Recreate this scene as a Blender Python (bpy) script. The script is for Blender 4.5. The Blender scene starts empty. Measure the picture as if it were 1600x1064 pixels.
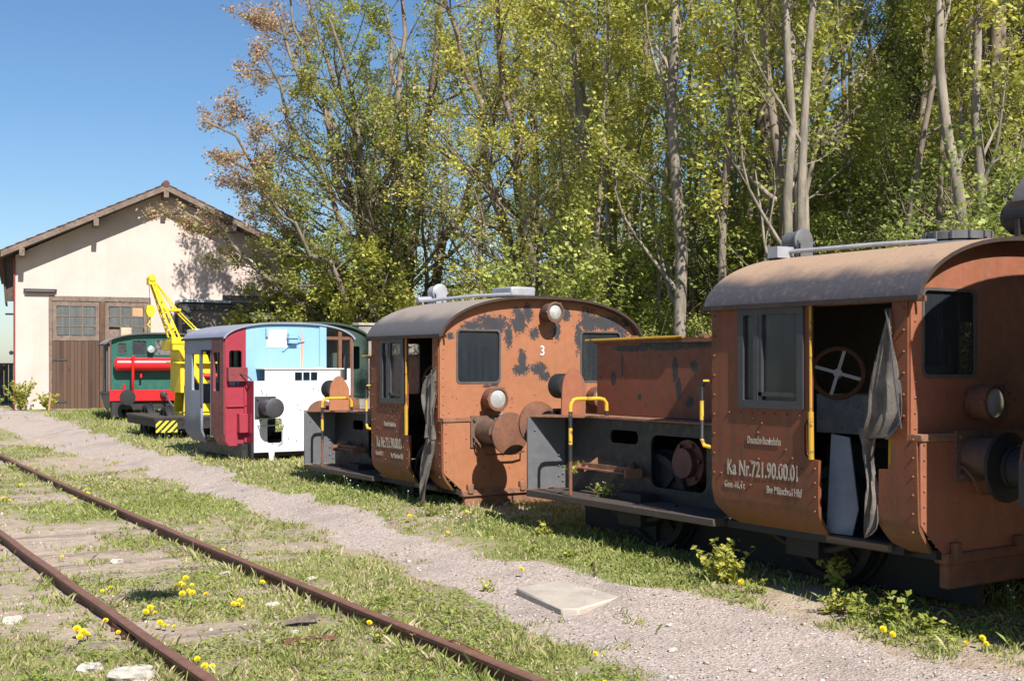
import bpy, bmesh, math, random
import numpy as np
from mathutils import Vector, Matrix, noise as mnoise
R = math.radians
SC = bpy.context.scene
COL = SC.collection
rng = np.random.default_rng(7)
random.seed(7)

# ------------------------------------------------------------------ camera
cam_d = bpy.data.cameras.new('camera')
cam = bpy.data.objects.new('camera', cam_d); COL.objects.link(cam)
cam_d.sensor_width = 36; cam_d.lens = 43.2; cam_d.shift_y = 0.02125
cam_d.clip_start = 0.1; cam_d.clip_end = 6000
YAW = 32.85
cam.location = (0, 0, 1.8); cam.rotation_euler = (R(90), 0, -R(YAW))
SC.camera = cam
SC.render.resolution_x = 1024; SC.render.resolution_y = 680

# ------------------------------------------------------------------ sky, sun, exposure
W = bpy.data.worlds.new('World'); SC.world = W; W.use_nodes = True
wn = W.node_tree; bg = wn.nodes['Background']
sky = wn.nodes.new('ShaderNodeTexSky'); sky.sky_type = 'NISHITA'; sky.sun_disc = False
LD = Vector((0.15, 1.0, -0.98)).normalized()          # the way the sunlight travels
sky.sun_elevation = math.asin(-LD.z)
sky.sun_rotation = math.atan2(-LD.x, -LD.y)
sky.altitude = 400; sky.air_density = 1.0; sky.dust_density = 0.7; sky.ozone_density = 4.0
hsv = wn.nodes.new('ShaderNodeHueSaturation'); hsv.inputs['Saturation'].default_value = 1.12
wn.links.new(sky.outputs[0], hsv.inputs['Color']); wn.links.new(hsv.outputs[0], bg.inputs[0]); bg.inputs[1].default_value = 0.075
SC.cycles.diffuse_bounces = 2
sun_d = bpy.data.lights.new('sun', 'SUN'); sun = bpy.data.objects.new('sun', sun_d); COL.objects.link(sun)
sun_d.energy = 5.0; sun_d.angle = R(0.53); sun_d.color = (1.0, 0.945, 0.885)
sun.rotation_euler = LD.to_track_quat('-Z', 'Y').to_euler()
SC.view_settings.view_transform = 'Standard'; SC.view_settings.look = 'None'
SC.view_settings.exposure = 0.72; SC.view_settings.gamma = 1

# ------------------------------------------------------------------ node helpers
class NT:
    def __init__(s, name):
        s.m = bpy.data.materials.new(name); s.m.use_nodes = True
        s.t = s.m.node_tree; s.b = s.t.nodes['Principled BSDF']; s.out = s.t.nodes['Material Output']
    def n(s, typ, **k):
        nd = s.t.nodes.new(typ)
        for a, b in k.items(): setattr(nd, a, b)
        return nd
    def l(s, a, b): s.t.links.new(a, b)
    def setv(s, sock, v):
        if hasattr(v, 'is_output') or hasattr(v, 'links'): s.l(v, sock)
        else: sock.default_value = v
    def coord(s, kind='Object'):
        if not hasattr(s, 'tc'): s.tc = s.n('ShaderNodeTexCoord')
        return s.tc.outputs[kind]
    def mapping(s, scale=(1, 1, 1), loc=(0, 0, 0), kind='Object', rot=(0, 0, 0)):
        m = s.n('ShaderNodeMapping'); s.l(s.coord(kind), m.inputs[0])
        m.inputs['Scale'].default_value = scale; m.inputs['Location'].default_value = loc; m.inputs['Rotation'].default_value = rot
        return m.outputs[0]
    def noise(s, scale, detail=4, rough=.6, vec=None, dist=0):
        x = s.n('ShaderNodeTexNoise'); x.inputs['Scale'].default_value = scale; x.inputs['Detail'].default_value = detail
        x.inputs['Roughness'].default_value = rough; x.inputs['Distortion'].default_value = dist
        s.l(vec if vec is not None else s.coord(), x.inputs['Vector']); return x.outputs['Fac']
    def ramp(s, fac, a, b, ca=0., cb=1.):
        r = s.n('ShaderNodeMapRange'); r.interpolation_type = 'SMOOTHSTEP'
        s.l(fac, r.inputs[0]); r.inputs[1].default_value = a; r.inputs[2].default_value = b
        r.inputs[3].default_value = ca; r.inputs[4].default_value = cb; return r.outputs[0]
    def mix(s, fac, a, b, mode='MIX'):
        x = s.n('ShaderNodeMix', data_type='RGBA', blend_type=mode)
        s.setv(x.inputs[0], fac)
        for sock, v in ((x.inputs[6], a), (x.inputs[7], b)):
            if isinstance(v, tuple): sock.default_value = v + (1,) if len(v) == 3 else v
            else: s.l(v, sock)
        return x.outputs[2]
    def math(s, op, a, b=0., c=None):
        x = s.n('ShaderNodeMath', operation=op); s.setv(x.inputs[0], a); s.setv(x.inputs[1], b)
        if c is not None: s.setv(x.inputs[2], c)
        return x.outputs[0]
    def bump(s, h, strength=.3, dist=.01):
        x = s.n('ShaderNodeBump'); x.inputs['Strength'].default_value = strength; x.inputs['Distance'].default_value = dist
        s.l(h, x.inputs['Height']); s.l(x.outputs[0], s.b.inputs['Normal'])
    def fin(s, col, rough=.8, metal=0.):
        if isinstance(col, tuple): s.b.inputs['Base Color'].default_value = col + (1,)
        else: s.l(col, s.b.inputs['Base Color'])
        s.setv(s.b.inputs['Roughness'], rough); s.setv(s.b.inputs['Metallic'], metal)
        return s.m

def blobs(nt, lst, plane, wob=.09, nscale=7, edge=.06):
    """union of noise-edged patches; lst: (u, v, ru, rv) in object metres on the plane 'xz' or 'yz'"""
    sep = nt.n('ShaderNodeSeparateXYZ'); nt.l(nt.coord(), sep.inputs[0])
    U = sep.outputs[0 if plane == 'xz' else 1]; V = sep.outputs[2]
    nz = nt.noise(nscale, 5, .65); nz2 = nt.noise(nscale * 4.5, 5, .75)
    off = nt.math('ADD', nt.math('MULTIPLY', nt.math('SUBTRACT', nz, .5), wob * 16), nt.math('MULTIPLY', nt.math('SUBTRACT', nz2, .5), wob * 22))
    tot = None
    for (u, v, ru, rv) in lst:
        a = nt.math('POWER', nt.math('ABSOLUTE', nt.math('DIVIDE', nt.math('SUBTRACT', U, u), ru)), 2.)
        b = nt.math('POWER', nt.math('ABSOLUTE', nt.math('DIVIDE', nt.math('SUBTRACT', V, v), rv)), 2.)
        d = nt.math('SQRT', nt.math('ADD', a, b))
        tot = d if tot is None else nt.math('MINIMUM', tot, d)
    return nt.ramp(nt.math('ADD', tot, off), 1.0 - edge, 1.0 + edge, 1., 0.)

def paint_mat(name, col, patches=None, plane='xz', under=(.065, .065, .07), chips=.5, rough=.62, streak=.35,
              rust=(.16, .06, .025), var=.18, dirt=(.12, .085, .05), dirtlow=None, chipscale=9, wob=.09, nscale=7):
    nt = NT(name)
    n1 = nt.noise(1.6, 4); n2 = nt.noise(14, 5)
    c = nt.mix(nt.ramp(n1, .3, .7, 0, var * 2), col, tuple(x * .72 for x in col))
    c = nt.mix(nt.ramp(n2, .45, .75, 0, var), c, tuple(min(1, x * 1.25 + .01) for x in col))
    st = nt.noise(1, 4, .6, nt.mapping((11, 11, .8)))
    c = nt.mix(nt.ramp(st, .5, .75, 0, streak), c, dirt)
    if patches:
        pm = blobs(nt, patches, plane, wob, nscale)
        c = nt.mix(pm, c, under)
    ch = nt.noise(chipscale, 6, .7)
    c = nt.mix(nt.ramp(ch, .72 - .1 * chips, .735 - .1 * chips, 0, .9), c, tuple(.5 * (a + b) for a, b in zip(rust, under)))
    c2 = nt.noise(chipscale * 4, 3, .7)
    c = nt.mix(nt.ramp(c2, .70, .72, 0, .7 * chips), c, rust)
    if dirtlow:
        sep = nt.n('ShaderNodeSeparateXYZ'); nt.l(nt.coord(), sep.inputs[0])
        w = nt.math('ADD', sep.outputs[2], nt.math('MULTIPLY', nt.math('SUBTRACT', nt.noise(3), .5), .5))
        c = nt.mix(nt.ramp(w, dirtlow[0], dirtlow[1], .55, 0), c, dirtlow[2])
    h = nt.noise(40, 4, .6)
    nt.bump(nt.math('ADD', nt.math('MULTIPLY', h, .4), nt.math('MULTIPLY', nt.noise(2.2, 2), 2.2)), .35, .012)
    return nt.fin(c, nt.ramp(n2, .3, .7, rough - .1, rough + .15))

def simple_mat(name, col, rough=.8, var=.3, scale=6, bump=.25, bscale=60, metal=0., col2=None, stretch=None, chips=None):
    nt = NT(name)
    vec = nt.mapping(stretch) if stretch else None
    n1 = nt.noise(scale, 5, .65, vec); n2 = nt.noise(scale * 5, 3, .6, vec)
    c = nt.mix(nt.ramp(n1, .3, .7, 0, 1), col, col2 or tuple(x * (1 - var) for x in col))
    c = nt.mix(nt.ramp(n2, .4, .75, 0, var), c, tuple(x * (1 - var * .8) for x in col))
    if chips: c = nt.mix(nt.ramp(nt.noise(chips[1], 6, .7), chips[0], chips[0] + .02), c, chips[2])
    nt.bump(nt.noise(bscale, 4, .6, vec), bump, .01)
    return nt.fin(c, rough, metal)

# ------------------------------------------------------------------ mesh helpers
def tag(o, label=None, cat=None, group=None, kind=None):
    if label: o['label'] = label
    if cat: o['category'] = cat
    if group: o['group'] = group
    if kind: o['kind'] = kind
    return o
def empty(name, loc=(0, 0, 0), rz=0., label=None, cat=None, group=None):
    o = bpy.data.objects.new(name, None); COL.objects.link(o); o.empty_display_size = .2
    o.location = loc; o.rotation_euler = (0, 0, rz)
    return tag(o, label, cat, group)

class MB:
    def __init__(s): s.v = []; s.f = []; s.mi = []; s.sm = []
    def add(s, vs, fs, mi=0, smooth=False):
        o = len(s.v); s.v += [tuple(p) for p in vs]
        for f in fs: s.f.append(tuple(i + o for i in f)); s.mi.append(mi); s.sm.append(smooth)
        return s
    def box(s, x0, x1, y0, y1, z0, z1, mi=0, M=None):
        vs = [Vector(p) for p in ((x0, y0, z0), (x1, y0, z0), (x1, y1, z0), (x0, y1, z0), (x0, y0, z1), (x1, y0, z1), (x1, y1, z1), (x0, y1, z1))]
        if M is not None: vs = [M @ p for p in vs]
        return s.add(vs, [(0, 3, 2, 1), (4, 5, 6, 7), (0, 1, 5, 4), (1, 2, 6, 5), (2, 3, 7, 6), (3, 0, 4, 7)], mi)
    def beam(s, p0, p1, w, h, mi=0, up=(0, 0, 1)):
        p0 = Vector(p0); p1 = Vector(p1); d = p1 - p0; L = d.length; d.normalize()
        sd = d.cross(Vector(up)).normalized(); u = sd.cross(d)
        M = Matrix((sd, d, u)).transposed().to_4x4(); M.translation = p0
        return s.box(-w / 2, w / 2, 0, L, -h / 2, h / 2, mi, M)
    def ring(s, c, d, r, n, ref=None):
        d = Vector(d).normalized(); ref = Vector(ref) if ref else (Vector((0, 0, 1)) if abs(d.z) < .9 else Vector((1, 0, 0)))
        a = d.cross(ref).normalized(); b = d.cross(a)
        return [Vector(c) + (a * math.cos(2 * math.pi * i / n) + b * math.sin(2 * math.pi * i / n)) * r for i in range(n)]
    def lathe(s, c, axis, prof, n=20, mi=0, smooth=True, caps=True):
        """prof: list of (distance along axis, radius)"""
        ax = Vector(axis).normalized(); vs = []
        for (t, r) in prof: vs += s.ring(Vector(c) + ax * t, ax, max(r, 1e-4), n)
        fs = []
        for k in range(len(prof) - 1):
            for i in range(n): fs.append((k * n + i, k * n + (i + 1) % n, (k + 1) * n + (i + 1) % n, (k + 1) * n + i))
        s.add(vs, fs, mi, smooth)
        if caps:
            m = len(prof) - 1
            s.add(vs[:n], [tuple(range(n))[::-1]], mi); s.add(vs[m * n:], [tuple(range(n))], mi)
        return s
    def cyl(s, p0, p1, r, n=16, mi=0, r2=None):
        p0 = Vector(p0); d = Vector(p1) - p0
        return s.lathe(p0, d, [(0, r), (d.length, r if r2 is None else r2)], n, mi)
    def tube(s, pts, r, n=8, mi=0):
        pts = [Vector(p) for p in pts]; rs = r if isinstance(r, (list, tuple)) else [r] * len(pts); vs = []
        prev = None
        for k, p in enumerate(pts):
            d = (pts[min(k + 1, len(pts) - 1)] - pts[max(k - 1, 0)]).normalized()
            if prev is None: prev = d.orthogonal().normalized()
            a = (prev - d * prev.dot(d)).normalized(); prev = a; b = d.cross(a)
            vs += [p + (a * math.cos(2 * math.pi * i / n) + b * math.sin(2 * math.pi * i / n)) * rs[k] for i in range(n)]
        fs = []
        for k in range(len(pts) - 1):
            for i in range(n): fs.append((k * n + i, k * n + (i + 1) % n, (k + 1) * n + (i + 1) % n, (k + 1) * n + i))
        s.add(vs, fs, mi, True)
        s.add(vs[:n], [tuple(range(n))[::-1]], mi); s.add(vs[-n:], [tuple(range(n))], mi)
        return s
    def prism(s, poly, fn, t0, t1, mi=0, smooth=False):
        """poly in (u,v); fn(u,v,t)->xyz"""
        n = len(poly); vs = [fn(u, v, t0) for u, v in poly] + [fn(u, v, t1) for u, v in poly]
        s.add(vs, [tuple(range(n))[::-1], tuple(range(n, 2 * n))], mi)
        s.add(vs, [(i, (i + 1) % n, n + (i + 1) % n, n + i) for i in range(n)], mi, smooth); return s
    def panel(s, outline, holes, fn, t, mi=0, cuts=None, post=None):
        """flat sheet with holes, thickness t, fn(u,v,w)->xyz"""
        vs, fs = flat(outline, holes, t, cuts)
        vs = [fn(*p) for p in vs]
        if post: vs = [post(Vector(p)) for p in vs]
        return s.add(vs, fs, mi)
    def build(s, name, mats, parent=None, bevel=0., loc=None, seg=1):
        me = bpy.data.meshes.new(name); me.from_pydata(s.v, [], s.f); me.validate()
        if not isinstance(mats, (list, tuple)): mats = [mats]
        for m in mats: me.materials.append(m)
        if len(me.polygons) == len(s.mi):
            me.polygons.foreach_set('material_index', s.mi); me.polygons.foreach_set('use_smooth', s.sm)
        bm = bmesh.new(); bm.from_mesh(me); bmesh.ops.remove_doubles(bm, verts=bm.verts, dist=1e-5)
        bmesh.ops.recalc_face_normals(bm, faces=bm.faces); bm.to_mesh(me); bm.free()
        try: me.set_sharp_from_angle(angle=R(35))
        except Exception: pass
        o = bpy.data.objects.new(name, me); COL.objects.link(o)
        if parent: o.parent = parent
        if loc: o.location = loc
        if bevel:
            b = o.modifiers.new('bevel', 'BEVEL'); b.width = bevel; b.segments = seg; b.limit_method = 'ANGLE'; b.angle_limit = R(40)
        return o

def flat(outline, holes, t, cuts=None):
    cu = bpy.data.curves.new('tmp', 'CURVE'); cu.dimensions = '2D'; cu.fill_mode = 'BOTH'; cu.extrude = t / 2
    for pts in [outline] + list(holes):
        sp = cu.splines.new('POLY'); sp.points.add(len(pts) - 1)
        for i, p in enumerate(pts): sp.points[i].co = (p[0], p[1], 0, 1)
        sp.use_cyclic_u = True
    ob = bpy.data.objects.new('tmp', cu); me = bpy.data.meshes.new_from_object(ob)
    bm = bmesh.new(); bm.from_mesh(me); bmesh.ops.remove_doubles(bm, verts=bm.verts, dist=1e-5)
    for c in (cuts or []):
        bmesh.ops.bisect_plane(bm, geom=bm.verts[:] + bm.edges[:] + bm.faces[:], plane_co=(0, c, 0), plane_no=(0, 1, 0))
    bm.verts.index_update(); vs = [tuple(v.co) for v in bm.verts]; fs = [tuple(v.index for v in f.verts) for f in bm.faces]
    bm.free(); bpy.data.objects.remove(ob); bpy.data.curves.remove(cu); bpy.data.meshes.remove(me)
    return vs, fs
def rrect(u0, v0, u1, v1, r, n=5):
    out = []
    for (cu, cv, a0) in ((u1 - r, v0 + r, -90), (u1 - r, v1 - r, 0), (u0 + r, v1 - r, 90), (u0 + r, v0 + r, 180)):
        for i in range(n + 1):
            a = R(a0 + 90 * i / n); out.append((cu + r * math.cos(a), cv + r * math.sin(a)))
    return out
def join_into(o, mb, mat):
    """add small raised surface detail (rivets) to a part's own mesh"""
    me = o.data; me.materials.append(mat); k = len(me.materials) - 1
    bm = bmesh.new(); bm.from_mesh(me); vs = [bm.verts.new(p) for p in mb.v]
    for f, sm in zip(mb.f, mb.sm):
        try: q = bm.faces.new([vs[i] for i in f]); q.material_index = k; q.smooth = sm
        except ValueError: pass
    bm.to_mesh(me); bm.free()
def circle(u, v, r, n=20): return [(u + r * math.cos(2 * math.pi * i / n), v + r * math.sin(2 * math.pi * i / n)) for i in range(n)]

def lettering(txt, fn, height, width, mat, parent, name='lettering', label=None):
    """text squeezed to a given cap height and width; fn(u,v,w)->xyz from its lower left corner"""
    cu = bpy.data.curves.new('tmp', 'FONT'); cu.body = txt; cu.extrude = .0015; cu.offset = .018
    ob = bpy.data.objects.new('tmp', cu); me = bpy.data.meshes.new_from_object(ob)
    vs = [v.co.copy() for v in me.vertices]; fs = [tuple(p.vertices) for p in me.polygons]
    x0 = min(v.x for v in vs); x1 = max(v.x for v in vs); y1 = max(v.y for v in vs)
    vs = [fn((v.x - x0) / (x1 - x0) * width, v.y / y1 * height, .004 + v.z) for v in vs]
    bpy.data.objects.remove(ob); bpy.data.curves.remove(cu); bpy.data.meshes.remove(me)
    return MB().add(vs, fs).build(name, mat, parent)

def npmesh(name, V, F, mats, parent=None, tint=None, smooth=False, mi=None):
    """V (n,3) F (m,k) uniform polygons; tint per face -> face attribute"""
    me = bpy.data.meshes.new(name); k = F.shape[1]; m = len(F)
    me.vertices.add(len(V)); me.vertices.foreach_set('co', np.asarray(V, np.float32).ravel())
    me.loops.add(m * k); me.loops.foreach_set('vertex_index', np.asarray(F, np.int32).ravel())
    me.polygons.add(m); me.polygons.foreach_set('loop_start', np.arange(0, m * k, k, dtype=np.int32))
    me.polygons.foreach_set('loop_total', np.full(m, k, np.int32))
    if not isinstance(mats, (list, tuple)): mats = [mats]
    for x in mats: me.materials.append(x)
    if mi is not None: me.polygons.foreach_set('material_index', np.asarray(mi, np.int32))
    if smooth: me.polygons.foreach_set('use_smooth', np.ones(m, bool))
    me.update(calc_edges=True)
    if tint is not None:
        a = me.attributes.new('tint', 'FLOAT', 'FACE'); a.data.foreach_set('value', np.asarray(tint, np.float32))
    o = bpy.data.objects.new(name, me); COL.objects.link(o)
    if parent: o.parent = parent
    return o

_lat = rng.random((64, 64))
def vnoise(x, y, sc=1.):
    x = np.asarray(x, float) / sc + 1000.; y = np.asarray(y, float) / sc + 1000.
    xi = np.floor(x).astype(int); yi = np.floor(y).astype(int); fx = x - xi; fy = y - yi
    fx = fx * fx * (3 - 2 * fx); fy = fy * fy * (3 - 2 * fy)
    g = lambda i, j: _lat[i % 64, j % 64]
    return (g(xi, yi) * (1 - fx) + g(xi + 1, yi) * fx) * (1 - fy) + (g(xi, yi + 1) * (1 - fx) + g(xi + 1, yi + 1) * fx) * fy
def fbm(x, y, sc=1., o=4):
    t = 0; a = .5
    for i in range(o): t = t + a * vnoise(np.asarray(x) + 17.3 * i, np.asarray(y) + 9.1 * i, sc / 2 ** i); a *= .5
    return t / (1 - .5 ** o)
def sstep(t): t = np.clip(t, 0, 1); return t * t * (3 - 2 * t)

# ------------------------------------------------------------------ terrain
def foot(Y): return 10.6 + 11.5 * sstep((np.asarray(Y, float) - 15) / 17)
def row_h(Y): return np.interp(Y, [0, 5, 9, 13, 40], [.05, .08, .17, .26, .30])
def terrain(X, Y):
    X = np.asarray(X, float); Y = np.asarray(Y, float)
    z = row_h(Y) * sstep((X - 4.9 - .0012 * Y * Y) / 1.7)
    z = np.maximum(z, .3 * sstep((Y - 27) / 10))
    u = X - foot(Y)
    rt_ = sstep((np.degrees(np.arctan2(X, np.maximum(Y, .1))) - 44) / 9) * sstep((X - 12) / 3)
    hill = np.where(u < 0, 0, np.where(u < 5, .46 * u, 2.3 + (.34 + .62 * rt_) * (u - 5)))
    hill = np.minimum(hill, 13 + 6 * rt_) * sstep((95 - Y) / 30)
    hill = hill + np.where(u > .5, (fbm(X, Y, 3.) - .5) * np.clip(u, 0, 3) * .35, 0)
    z = z + hill + (fbm(X, Y, .9) - .5) * .035 * (np.abs(X) < 60)
    return z
def tz(x, y): return float(terrain(x, y))
PU = np.array([(7.1, 60), (8.0, 38.13), (7.0, 26.7), (6.5, 20.6), (6.2, 16.6), (6.0, 12.5), (5.85, 9), (6.0, 7.56), (6.05, 6.7), (6.0, 5.8), (5.94, 5.04), (6.0, 3), (6.0, -20)])
PLo = np.array([(6.0, 60), (5.9, 33.8), (5.8, 26.), (5.7, 21.2), (5.5, 16.4), (5.35, 13.8), (5.2, 12.1), (5.1, 10.5), (5.1, 9.7), (4.9, 8.24), (4.6, 6.9), (4.5, 6.1), (4.4, 5.3), (4.3, 3), (4.2, -20)])
def pathmask(X, Y):
    up = np.interp(Y, PU[::-1, 1], PU[::-1, 0]); lo = np.interp(Y, PLo[::-1, 1], PLo[::-1, 0])
    X = X + (fbm(X, Y, .7) - .5) * .55
    m = np.minimum(sstep((X - lo + .12) / .3), sstep((up + .1 - X) / .22))
    far = sstep((Y - 30) / 6) * sstep((X + 3) / 3) * sstep((38 - Y) / 2) * sstep((8.5 - X) / 2)
    return np.maximum(m, far * sstep((fbm(X, Y, 2.) - .38) / .1))

# ------------------------------------------------------------------ ground, path
def ground_mat():
    nt = NT('ground_surface')
    at = nt.n('ShaderNodeAttribute', attribute_name='path'); pm = at.outputs['Fac']
    at2 = nt.n('ShaderNodeAttribute', attribute_name='green'); gm = at2.outputs['Fac']
    n0 = nt.noise(1.1, 4); n1 = nt.noise(6, 5, .65); n2 = nt.noise(38, 4, .65); n3 = nt.noise(120, 2, .6)
    soil = nt.mix(nt.ramp(n1, .35, .65), (.33, .25, .18), (.48, .39, .30))
    soil = nt.mix(nt.ramp(n2, .55, .7, 0, .6), soil, (.50, .45, .37))
    soil = nt.mix(nt.ramp(n0, .6, .75, 0, .5), soil, (.12, .085, .06))
    green = nt.mix(nt.ramp(n2, .35, .65), (.17, .19, .05), (.26, .27, .09))
    green = nt.mix(nt.ramp(n1, .52, .7, 0, .7), green, (.36, .30, .17))
    gf = nt.ramp(nt.math('ADD', gm, nt.math('MULTIPLY', nt.math('SUBTRACT', n1, .5), 1.5)), .42, .62)
    c = nt.mix(gf, soil, green)
    vo = nt.n('ShaderNodeTexVoronoi'); vo.inputs['Scale'].default_value = 55; nt.l(nt.coord(), vo.inputs['Vector'])
    sepc = nt.n('ShaderNodeSeparateColor'); nt.l(vo.outputs['Color'], sepc.inputs[0])
    grav = nt.mix(nt.ramp(n2, .3, .7), (.37, .295, .245), (.50, .41, .35))
    grav = nt.mix(nt.ramp(sepc.outputs[0], .82, .9, 0, .6), grav, (.62, .57, .52))
    grav = nt.mix(nt.ramp(sepc.outputs[1], .80, .9, 0, .55), grav, (.19, .16, .15))
    grav = nt.mix(nt.ramp(nt.noise(1.3, 6, .7), .48, .66, 0, .55), grav, (.27, .225, .185))
    pf = nt.ramp(nt.math('ADD', pm, nt.math('MULTIPLY', nt.math('SUBTRACT', n1, .5), .9)), .42, .6)
    pf = nt.math('MULTIPLY', pf, nt.ramp(nt.noise(1.7, 5, .65), .68, .76, 1, .3))
    c = nt.mix(pf, c, grav)
    nt.bump(nt.math('ADD', nt.math('ADD', n2, nt.math('MULTIPLY', n3, .45)), nt.math('MULTIPLY', vo.outputs['Distance'], .6)), .75, .022)
    return nt.fin(c, .95)
M_ground = ground_mat()
def greenmask(X, Y):
    g = fbm(X, Y, 1.9)
    rail = np.minimum(np.abs(X - 2.93 - .0012 * Y * Y) / 1.2, 1.)      # 0 on the track axis
    g = g - .10 * (1 - rail) * (Y < 25) + .13 * sstep((X - 5.6) / .6) * sstep((Y - 1) / 2) + .05 * ((X > 3.9) & (X < 4.9))
    return g
gx = np.concatenate([-np.geomspace(2000, 9, 26), np.arange(-8.5, -1, .5), np.arange(-1, 9, .085), np.arange(9, 26, .45), np.geomspace(26.5, 2000, 30)])
gy = np.concatenate([-np.geomspace(2000, 2, 24), np.arange(-1.5, 2.5, .4), np.arange(2.5, 14, .085), np.arange(14, 26, .2), np.arange(26, 48, .5), np.geomspace(49, 3000, 34)])
GX, GY = np.meshgrid(gx, gy); GZ = terrain(GX, GY)
PM = pathmask(GX, GY); nx = len(gx); ny = len(gy)
GZ = GZ - .006 * PM + (fbm(GX, GY, .25, 3) - .5) * .03 * (1 - PM) * (np.abs(GX - 3) < 8)
V = np.stack([GX, GY, GZ], -1).reshape(-1, 3)
ii = (np.arange(ny - 1)[:, None] * nx + np.arange(nx - 1)[None]).ravel()
F = np.stack([ii, ii + 1, ii + nx + 1, ii + nx], 1)
fp = PM.reshape(-1)[F].mean(1) > .5
cx = GX.reshape(-1)[F].mean(1); cy = GY.reshape(-1)[F].mean(1)
fhill = (cx - foot(cy) > .2) & (cy < 95)
PA = PM.reshape(-1); GA = greenmask(GX, GY).reshape(-1)
for nm, sel in (('ground', ~fp & ~fhill), ('path', fp & ~fhill), ('hillside', fhill)):
    Fs = F[sel]; u, inv = np.unique(Fs, return_inverse=True)
    o = npmesh(nm, V[u], inv.reshape(Fs.shape), M_ground, smooth=True)
    for an, arr in (('path', PA), ('green', GA + (.0 if nm != 'hillside' else -.12))):
        a = o.data.attributes.new(an, 'FLOAT', 'POINT'); a.data.foreach_set('value', arr[u].astype(np.float32))
    tag(o, kind='structure')

# ------------------------------------------------------------------ railway tracks
M_rail = simple_mat('rusty_rail', (.17, .075, .045), .75, .4, 9, .3, 90, col2=(.11, .052, .036))
M_railtop = simple_mat('rail_head', (.20, .098, .065), .7, .35, 12, .15, 90, col2=(.14, .068, .045))
def wood_mat(name, a, b, crack=(.05, .035, .025), s=1., rot=None):
    nt = NT(name); v = nt.mapping(rot or (2 * s, 26 * s, 26 * s))
    n1 = nt.noise(1, 6, .7, v); n2 = nt.noise(5, 4); n3 = nt.noise(2.6, 4, .8, v)
    c = nt.mix(nt.ramp(n1, .3, .7), a, b); c = nt.mix(nt.ramp(n3, .57, .64, 0, .85), c, crack)
    c = nt.mix(nt.ramp(n2, .45, .7, 0, .4), c, tuple(x * .6 for x in a))
    nt.bump(n1, .9, .02); return nt.fin(c, .92)
M_sleeper = wood_mat('weathered_sleeper', (.33, .265, .215), (.20, .15, .115))
M_bolt = simple_mat('rusty_bolt', (.13, .055, .03), .85, .4, 20)
def rail_profile():
    return [(-.062, 0), (.062, 0), (.062, .01), (.012, .03), (.010, .095), (.034, .108), (.035, .132), (.026, .14), (-.026, .14), (-.035, .132), (-.034, .108), (-.010, .095), (-.012, .03), (-.062, .01)]
def make_track(name, axis, y0, y1, top, label, sleepers, tilt=0.):
    rt = empty(name, (axis(8), 8, 0), label=label, cat='railway track')
    off = Vector((axis(8), 8, 0))
    for sgn in (-1, 1):
        m = MB(); pr = rail_profile(); ys = np.arange(y0, y1, .5); vs = []
        for y in ys:
            x = axis(y) + sgn * .7525 + .004 * math.sin(y * 3.1)
            z = top(y) - .14
            vs += [Vector((x + u, y, z + v)) - off for u, v in pr]
        n = len(pr); fs = []; mis = []
        for k in range(len(ys) - 1):
            for i in range(n):
                m.f.append((k * n + i, k * n + (i + 1) % n, (k + 1) * n + (i + 1) % n, (k + 1) * n + i))
                m.mi.append(1 if i in (6, 7, 8) else 0); m.sm.append(False)
        m.v = [tuple(p) for p in vs]
        m.f.append(tuple(range(n))[::-1]); m.f.append(tuple(range((len(ys) - 1) * n, len(ys) * n))); m.mi += [0, 0]; m.sm += [False, False]
        ro = m.build('rail', [M_rail, M_railtop], rt)
        if sleepers:
            y = y0 + .3
            bm_ = MB()
            k = 0
            while y < 17:
                if y > 3.4 and k < 22:
                    for s2 in (-1, 1):
                        b = MB(); x = axis(y) + sgn * .7525 + s2 * .085; z = top(y) - .135
                        b.box(x - .03 - off.x, x + .03 - off.x, y - .04 - off.y, y + .04 - off.y, z, z + .03)
                        b.cyl(Vector((x, y, z + .02)) - off, Vector((x, y, z + .05)) - off, .014, 6)
                        b.build('rail_clip', M_bolt, ro)
                    k += 1
                y += .66
    if sleepers:
        y = y0 + .3
        while y < min(y1, 30):
            if y > 3.2:
                L = 1.22 + random.uniform(-.05, .05); n = 22; vs = []; fs = []
                dx = random.uniform(-.03, .03); rr = random.uniform(-.03, .03); zt = top(y) - random.choice((.086, .09, .105, .125)) + random.uniform(-.012, .012)
                for i in range(n + 1):
                    x = axis(y) + dx - L + 2 * L * i / n
                    for j in range(8):
                        yy = y - .125 + .25 * j / 7 + rr * (x - axis(y)) + random.uniform(-.006, .006)
                        vs.append(Vector((x, yy, zt - .02 * random.random() ** 2 - (.03 if j in (0, 7) else 0))) - off)
                for i in range(n):
                    for j in range(7):
                        a = i * 8 + j; fs.append((a, a + 8, a + 9, a + 1))
                b0 = len(vs)
                for (i, j) in ((0, 0), (n, 0), (n, 7), (0, 7)):
                    p = vs[i * 8 + j]; vs.append(Vector((p.x, p.y, p.z - .14)))
                fs += [(b0, b0 + 1, b0 + 2, b0 + 3)]
                fs.append(tuple([b0, b0 + 1] + [i * 8 for i in range(n, -1, -1)])); fs.append(tuple([b0 + 3, b0 + 2] + [i * 8 + 7 for i in range(n, -1, -1)]))
                MB().add(vs, fs).build('sleeper', M_sleeper, rt)
            y += .66
    return rt
make_track('railway_track', lambda y: 2.925 + .0012 * y * y, 1., 60, lambda y: .1 + .2 * float(sstep((y - 27) / 10)),
           'rusty overgrown railway track with decayed wooden sleepers beside the gravel path', True)
make_track('railway_track', lambda y: 7.8 + .0014 * max(0, y - 8) ** 2, -8, 42, lambda y: float(np.interp(y, [0, 8, 12, 18, 40], [.14, .12, .1, .18, .3])),
           'shaded railway track that the row of old locomotives stands on', False)
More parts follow.
